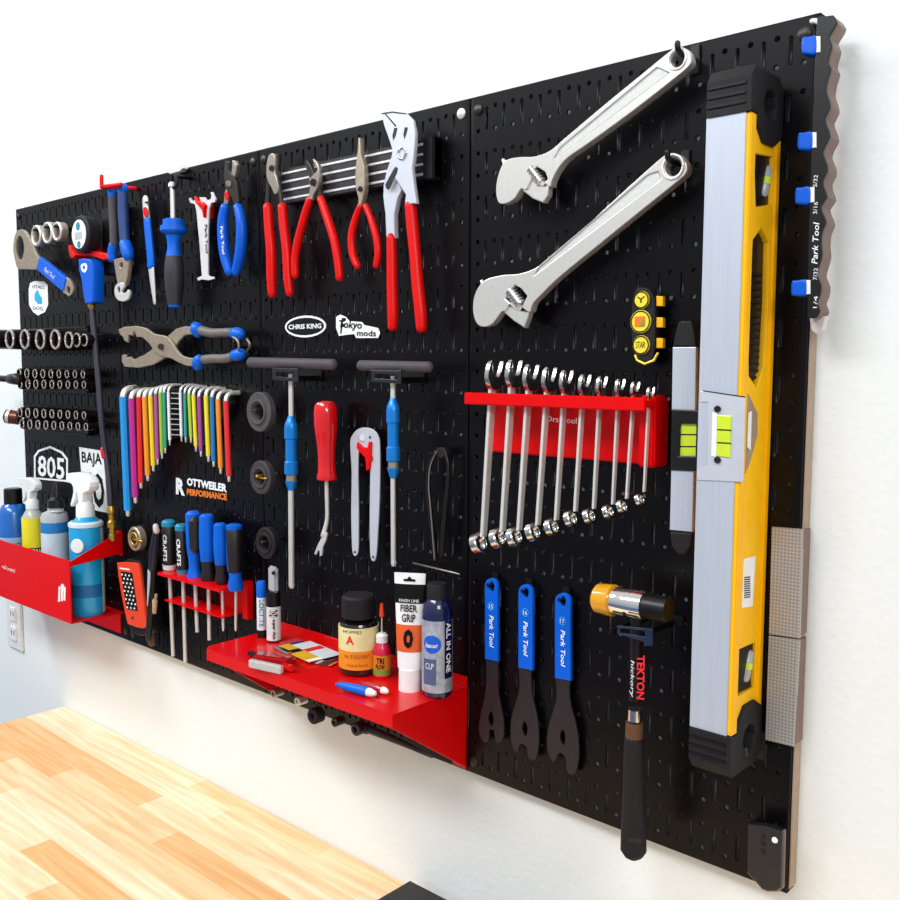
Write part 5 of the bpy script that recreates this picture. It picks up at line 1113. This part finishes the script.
opatch(-.35, 55, .62, 9, M('label_oval_blue', '#1458c8', .4), 'blue_oval'); wraptext(t, 'LUBRICANT', b+Z*52*k_, Z, R_*1.10, -.35, 13*k_, 3.2*k_, paper, bold=.02)
patch(-1.0, -.05, 14, 40, M('label_blue_stripe', '#4d5c80', .4), 'text_block'); wraptext(t, 'CLP', b+Z*30*k_, Z, R_*1.03, -.5, 9*k_, 6*k_, paper)
# two marker-like bottles at the back left
b = sb(262, 637); t = thing('glue_stick', 'thin bottle with blue cap and white label at the left end of the red shelf', 'bottle', b); k_ = mpp(b); R_ = 4.8*k_
rings(t, 'body', b, [(0, R_*.8), (.001, R_), (42*k_, R_)], M('marker_white', '#dfe7ea', .4)); rings(t, 'blue_cap', b, [(41*k_, R_*1.02), (55*k_, R_), (57*k_, R_*.8)], blue); rings(t, 'black_base', b, [(0, R_*1.03), (8*k_, R_*1.03)], black)
wraptext(t, 'LOCTITE', b+Z*12*k_, Z, R_*1.04, 0, 27*k_, 5*k_, teal, rot=True, bold=.03)
b = sb(274, 641); t = thing('paint_marker', 'bottle with grey clip top and black and white label next to the thin blue-capped one', 'bottle', b); k_ = mpp(b); R_ = 7*k_
rings(t, 'body', b, [(0, R_*.9), (.001, R_), (50*k_, R_)], black); rings(t, 'white_label', b, [(2*k_, R_*1.02), (36*k_, R_*1.02)], M('label_white', '#dcdedf', .5))
box(t, 'clip_top', (b.x-R_*.9, b.y-R_*.35, b.z+50*k_), (b.x+R_*1.0, b.y+R_*.35, b.z+76*k_), M('clip_grey', '#a8abb0', .4), R_*.34)
plathe(t, 'clip_hole', (273.5, 573, 0.05), (273.5, 573, .052), [(0, 2), (1, 2)], print_b, seg=12)
wraptext(t, 'S', b+Z*26*k_, Z, R_*1.04, 0, 9*k_, 8*k_, print_b, bold=.05); wraptext(t, 'super glue', b+Z*4*k_, Z, R_*1.04, 0, 20*k_, 4*k_, print_b, rot=True, bold=.03)
# folding tool
p = PZ(272, 656, SZ); t = thing('folding_multitool', 'red and chrome folding multitool lying on the red shelf', 'multitool', (p.x, p.y, SZ))
a = PZ(250, 650, SZ); c = PZ(296, 665, SZ)
def slab(par, nm, u0, v0, u1, v1, wd, z0, z1_, m, bev=.001):
    a_ = PZ(u0, v0, z1_); c_ = PZ(u1, v1, z1_); dr = (c_-a_); dr.z = 0; nd = Vector((-dr.y, dr.x, 0)).normalized()*wd/2
    A = [Vector((q_.x, q_.y, z0)) for q_ in (a_-nd, c_-nd, c_+nd, a_+nd)]; B = [Vector((q_.x, q_.y, z1_)) for q_ in (a_-nd, c_-nd, c_+nd, a_+nd)]
    return hexa(par, nm, A+B, m, bev)
slab(t, 'handle_scale', 256, 652, 292, 657, .022, SZ+.001, SZ+.014, M('dark_red_scale', '#a80d18', .15, coat=.6), .003)
slab(t, 'chrome_liner', 250, 659, 282, 666, .007, SZ+.0005, SZ+.011, satin)
slab(t, 'blade', 249, 651, 256, 653, .008, SZ+.002, SZ+.007, darksteel)
slab(t, 'side_link', 282, 663, 294, 666, .010, SZ+.001, SZ+.009, redp, .002)
slab(t, 'blade', 276, 646, 290, 652, .008, SZ+.014, SZ+.018, chrome); 
p = PZ(262, 653, SZ+.015); lathe(t, 'rivet', Vector((p.x, p.y, SZ+.013)), Vector((p.x, p.y, SZ+.016)), [(0, .0035), (1, .003)], chrome, 14)
# sachets
for i, (u0, v0, u1, v1, wd, m_, lb, z0) in enumerate(((288, 640, 308, 648, .030, M('sachet_red_white', '#c8434a', .3), 'red and white foil sachet at the back of the red shelf', 0), (300, 643, 336, 658, .034, M('sachet_white', '#dbdfe2', .3), 'white and silver foil sachet in front of the squat bottle', .0012), (282, 645, 316, 660, .022, M('sachet_yellow', '#dfae2c', .3), 'yellow foil sachet between the multitool and the white sachet', .0026), (312, 660, 334, 664, .018, M('sachet_dark', '#5b2f3a', .3), 'dark red and silver sachet nearest the shelf front', .0004))):
    p = PZ((u0+u1)/2, (v0+v1)/2, SZ); t = thing('foil_sachet', lb, 'sachet', (p.x, p.y, SZ), 'foil sachets on the red shelf')
    slab(t, 'packet', u0, v0, u1, v1, wd, SZ+z0+.0002, SZ+z0+.0016, m_, .0003)
    du, dv = (u1-u0), (v1-v0)
    slab(t, 'printed_band', u0+du*.3, v0+dv*.3, u0+du*.45, v0+dv*.45, wd*.9, SZ+z0+.0014, SZ+z0+.0019, (dblue, print_r, print_b, satin)[i], .0001)
    slab(t, 'crimped_end', u0+du*.9, v0+dv*.9, u1, v1, wd*1.0, SZ+z0+.0014, SZ+z0+.0019, (paper, print_b, paper, print_o)[i], .0001)
# touch-up pens
for (u0, v0, u1, v1, m_, r_, lb) in ((336, 684, 376, 694, blue, .0060, 'blue crayon-like tube with white cap lying at the front of the red shelf'), (362, 683, 388, 692, M('pen_red', '#b0122c', .3, coat=.4), .0052, 'dark red tube with white cap lying behind the blue tube')):
    a = PZ(u0, v0, SZ+r_); c = PZ(u1, v1, SZ+r_); t = thing('glue_tube', lb, 'tube', (a.x, a.y, SZ), 'small tubes at the front of the red shelf')
    lathe(t, 'tube_body', a, a.lerp(c, .80), [(0, r_*.25), (.25, r_*.8), (.8, r_), (1, r_*.95)], m_, 18); lathe(t, 'cap', a.lerp(c, .78), c, [(0, r_*.9), (.5, r_*.8), (.85, r_*.55), (1, r_*.3)], white, 18)

# ------------------------------------------------------------------ things hanging under the shelf
zsub = (200, 620, 3.214)
for (u, v, r_, m_, lb, cat) in ((275, 693, 4.2, steel, 'leftmost steel ring tool hanging under the red shelf', 'ring tool'), (299, 701, 4.4, satin, 'second steel ring tool from the left hanging under the red shelf', 'ring tool'), (314, 716, 8, blackm, 'large black round knob hanging under the red shelf', 'knob'), (336, 722, 4.5, darksteel, 'small dark knob hanging under the middle of the red shelf', 'knob'), (357, 729, 6.5, darksteel, 'dark round knob hanging under the right part of the red shelf', 'knob')):
    d = .095; c = P(u, v, d); t = thing('round_tool' if cat == 'knob' else 'ring_tool', lb, cat, c, 'small tools hanging under the red shelf')
    hollow(t, 'ring_body', (c.x, c.y+.012, c.z), (c.x, c.y-.004, c.z), r_*mpp(c), r_*mpp(c)*.45, m_, 22)
    tube(t, 'hanger', [(c.x, c.y+.004, c.z+r_*mpp(c)*.6), (c.x, c.y+.004, SZ-.004)], .0015, darksteel, sub=1, seg=8)
t = thing('hanging_rail', 'dark steel rail with hooks under the red shelf', 'rail', (1.02, -.07, .085))
box(t, 'rail', (.90, -.086, .094), (1.20, -.080, .102), darksteel, .0006)
for k in range(7): xx = .93+.038*k; tube(t, 'hook_wire', [(xx, -.088, .098), (xx, -.094, .088), (xx, -.090, .080)], .0014, darksteel, sub=3, seg=8)
t = thing('long_blade_tool', 'long dark pointed tool hanging below the right part of the red shelf', 'hand tool', P(400, 745, .09))
ptube(t, 'shaft', [(366, 728, .085, 4.5), (400, 742, .085, 3.2), (432, 757, .085, 1.4)], conegrey, sub=3); ptube(t, 'collar', [(362, 727, .085, 5.5), (368, 729, .085, 5.5)], black, sub=1)
for (u, v, lb) in ((461, 765, 'silver corner screw'),):
    pass
hook(238, 345, .02, 'small black peg hook at the right end of the cassette pliers')
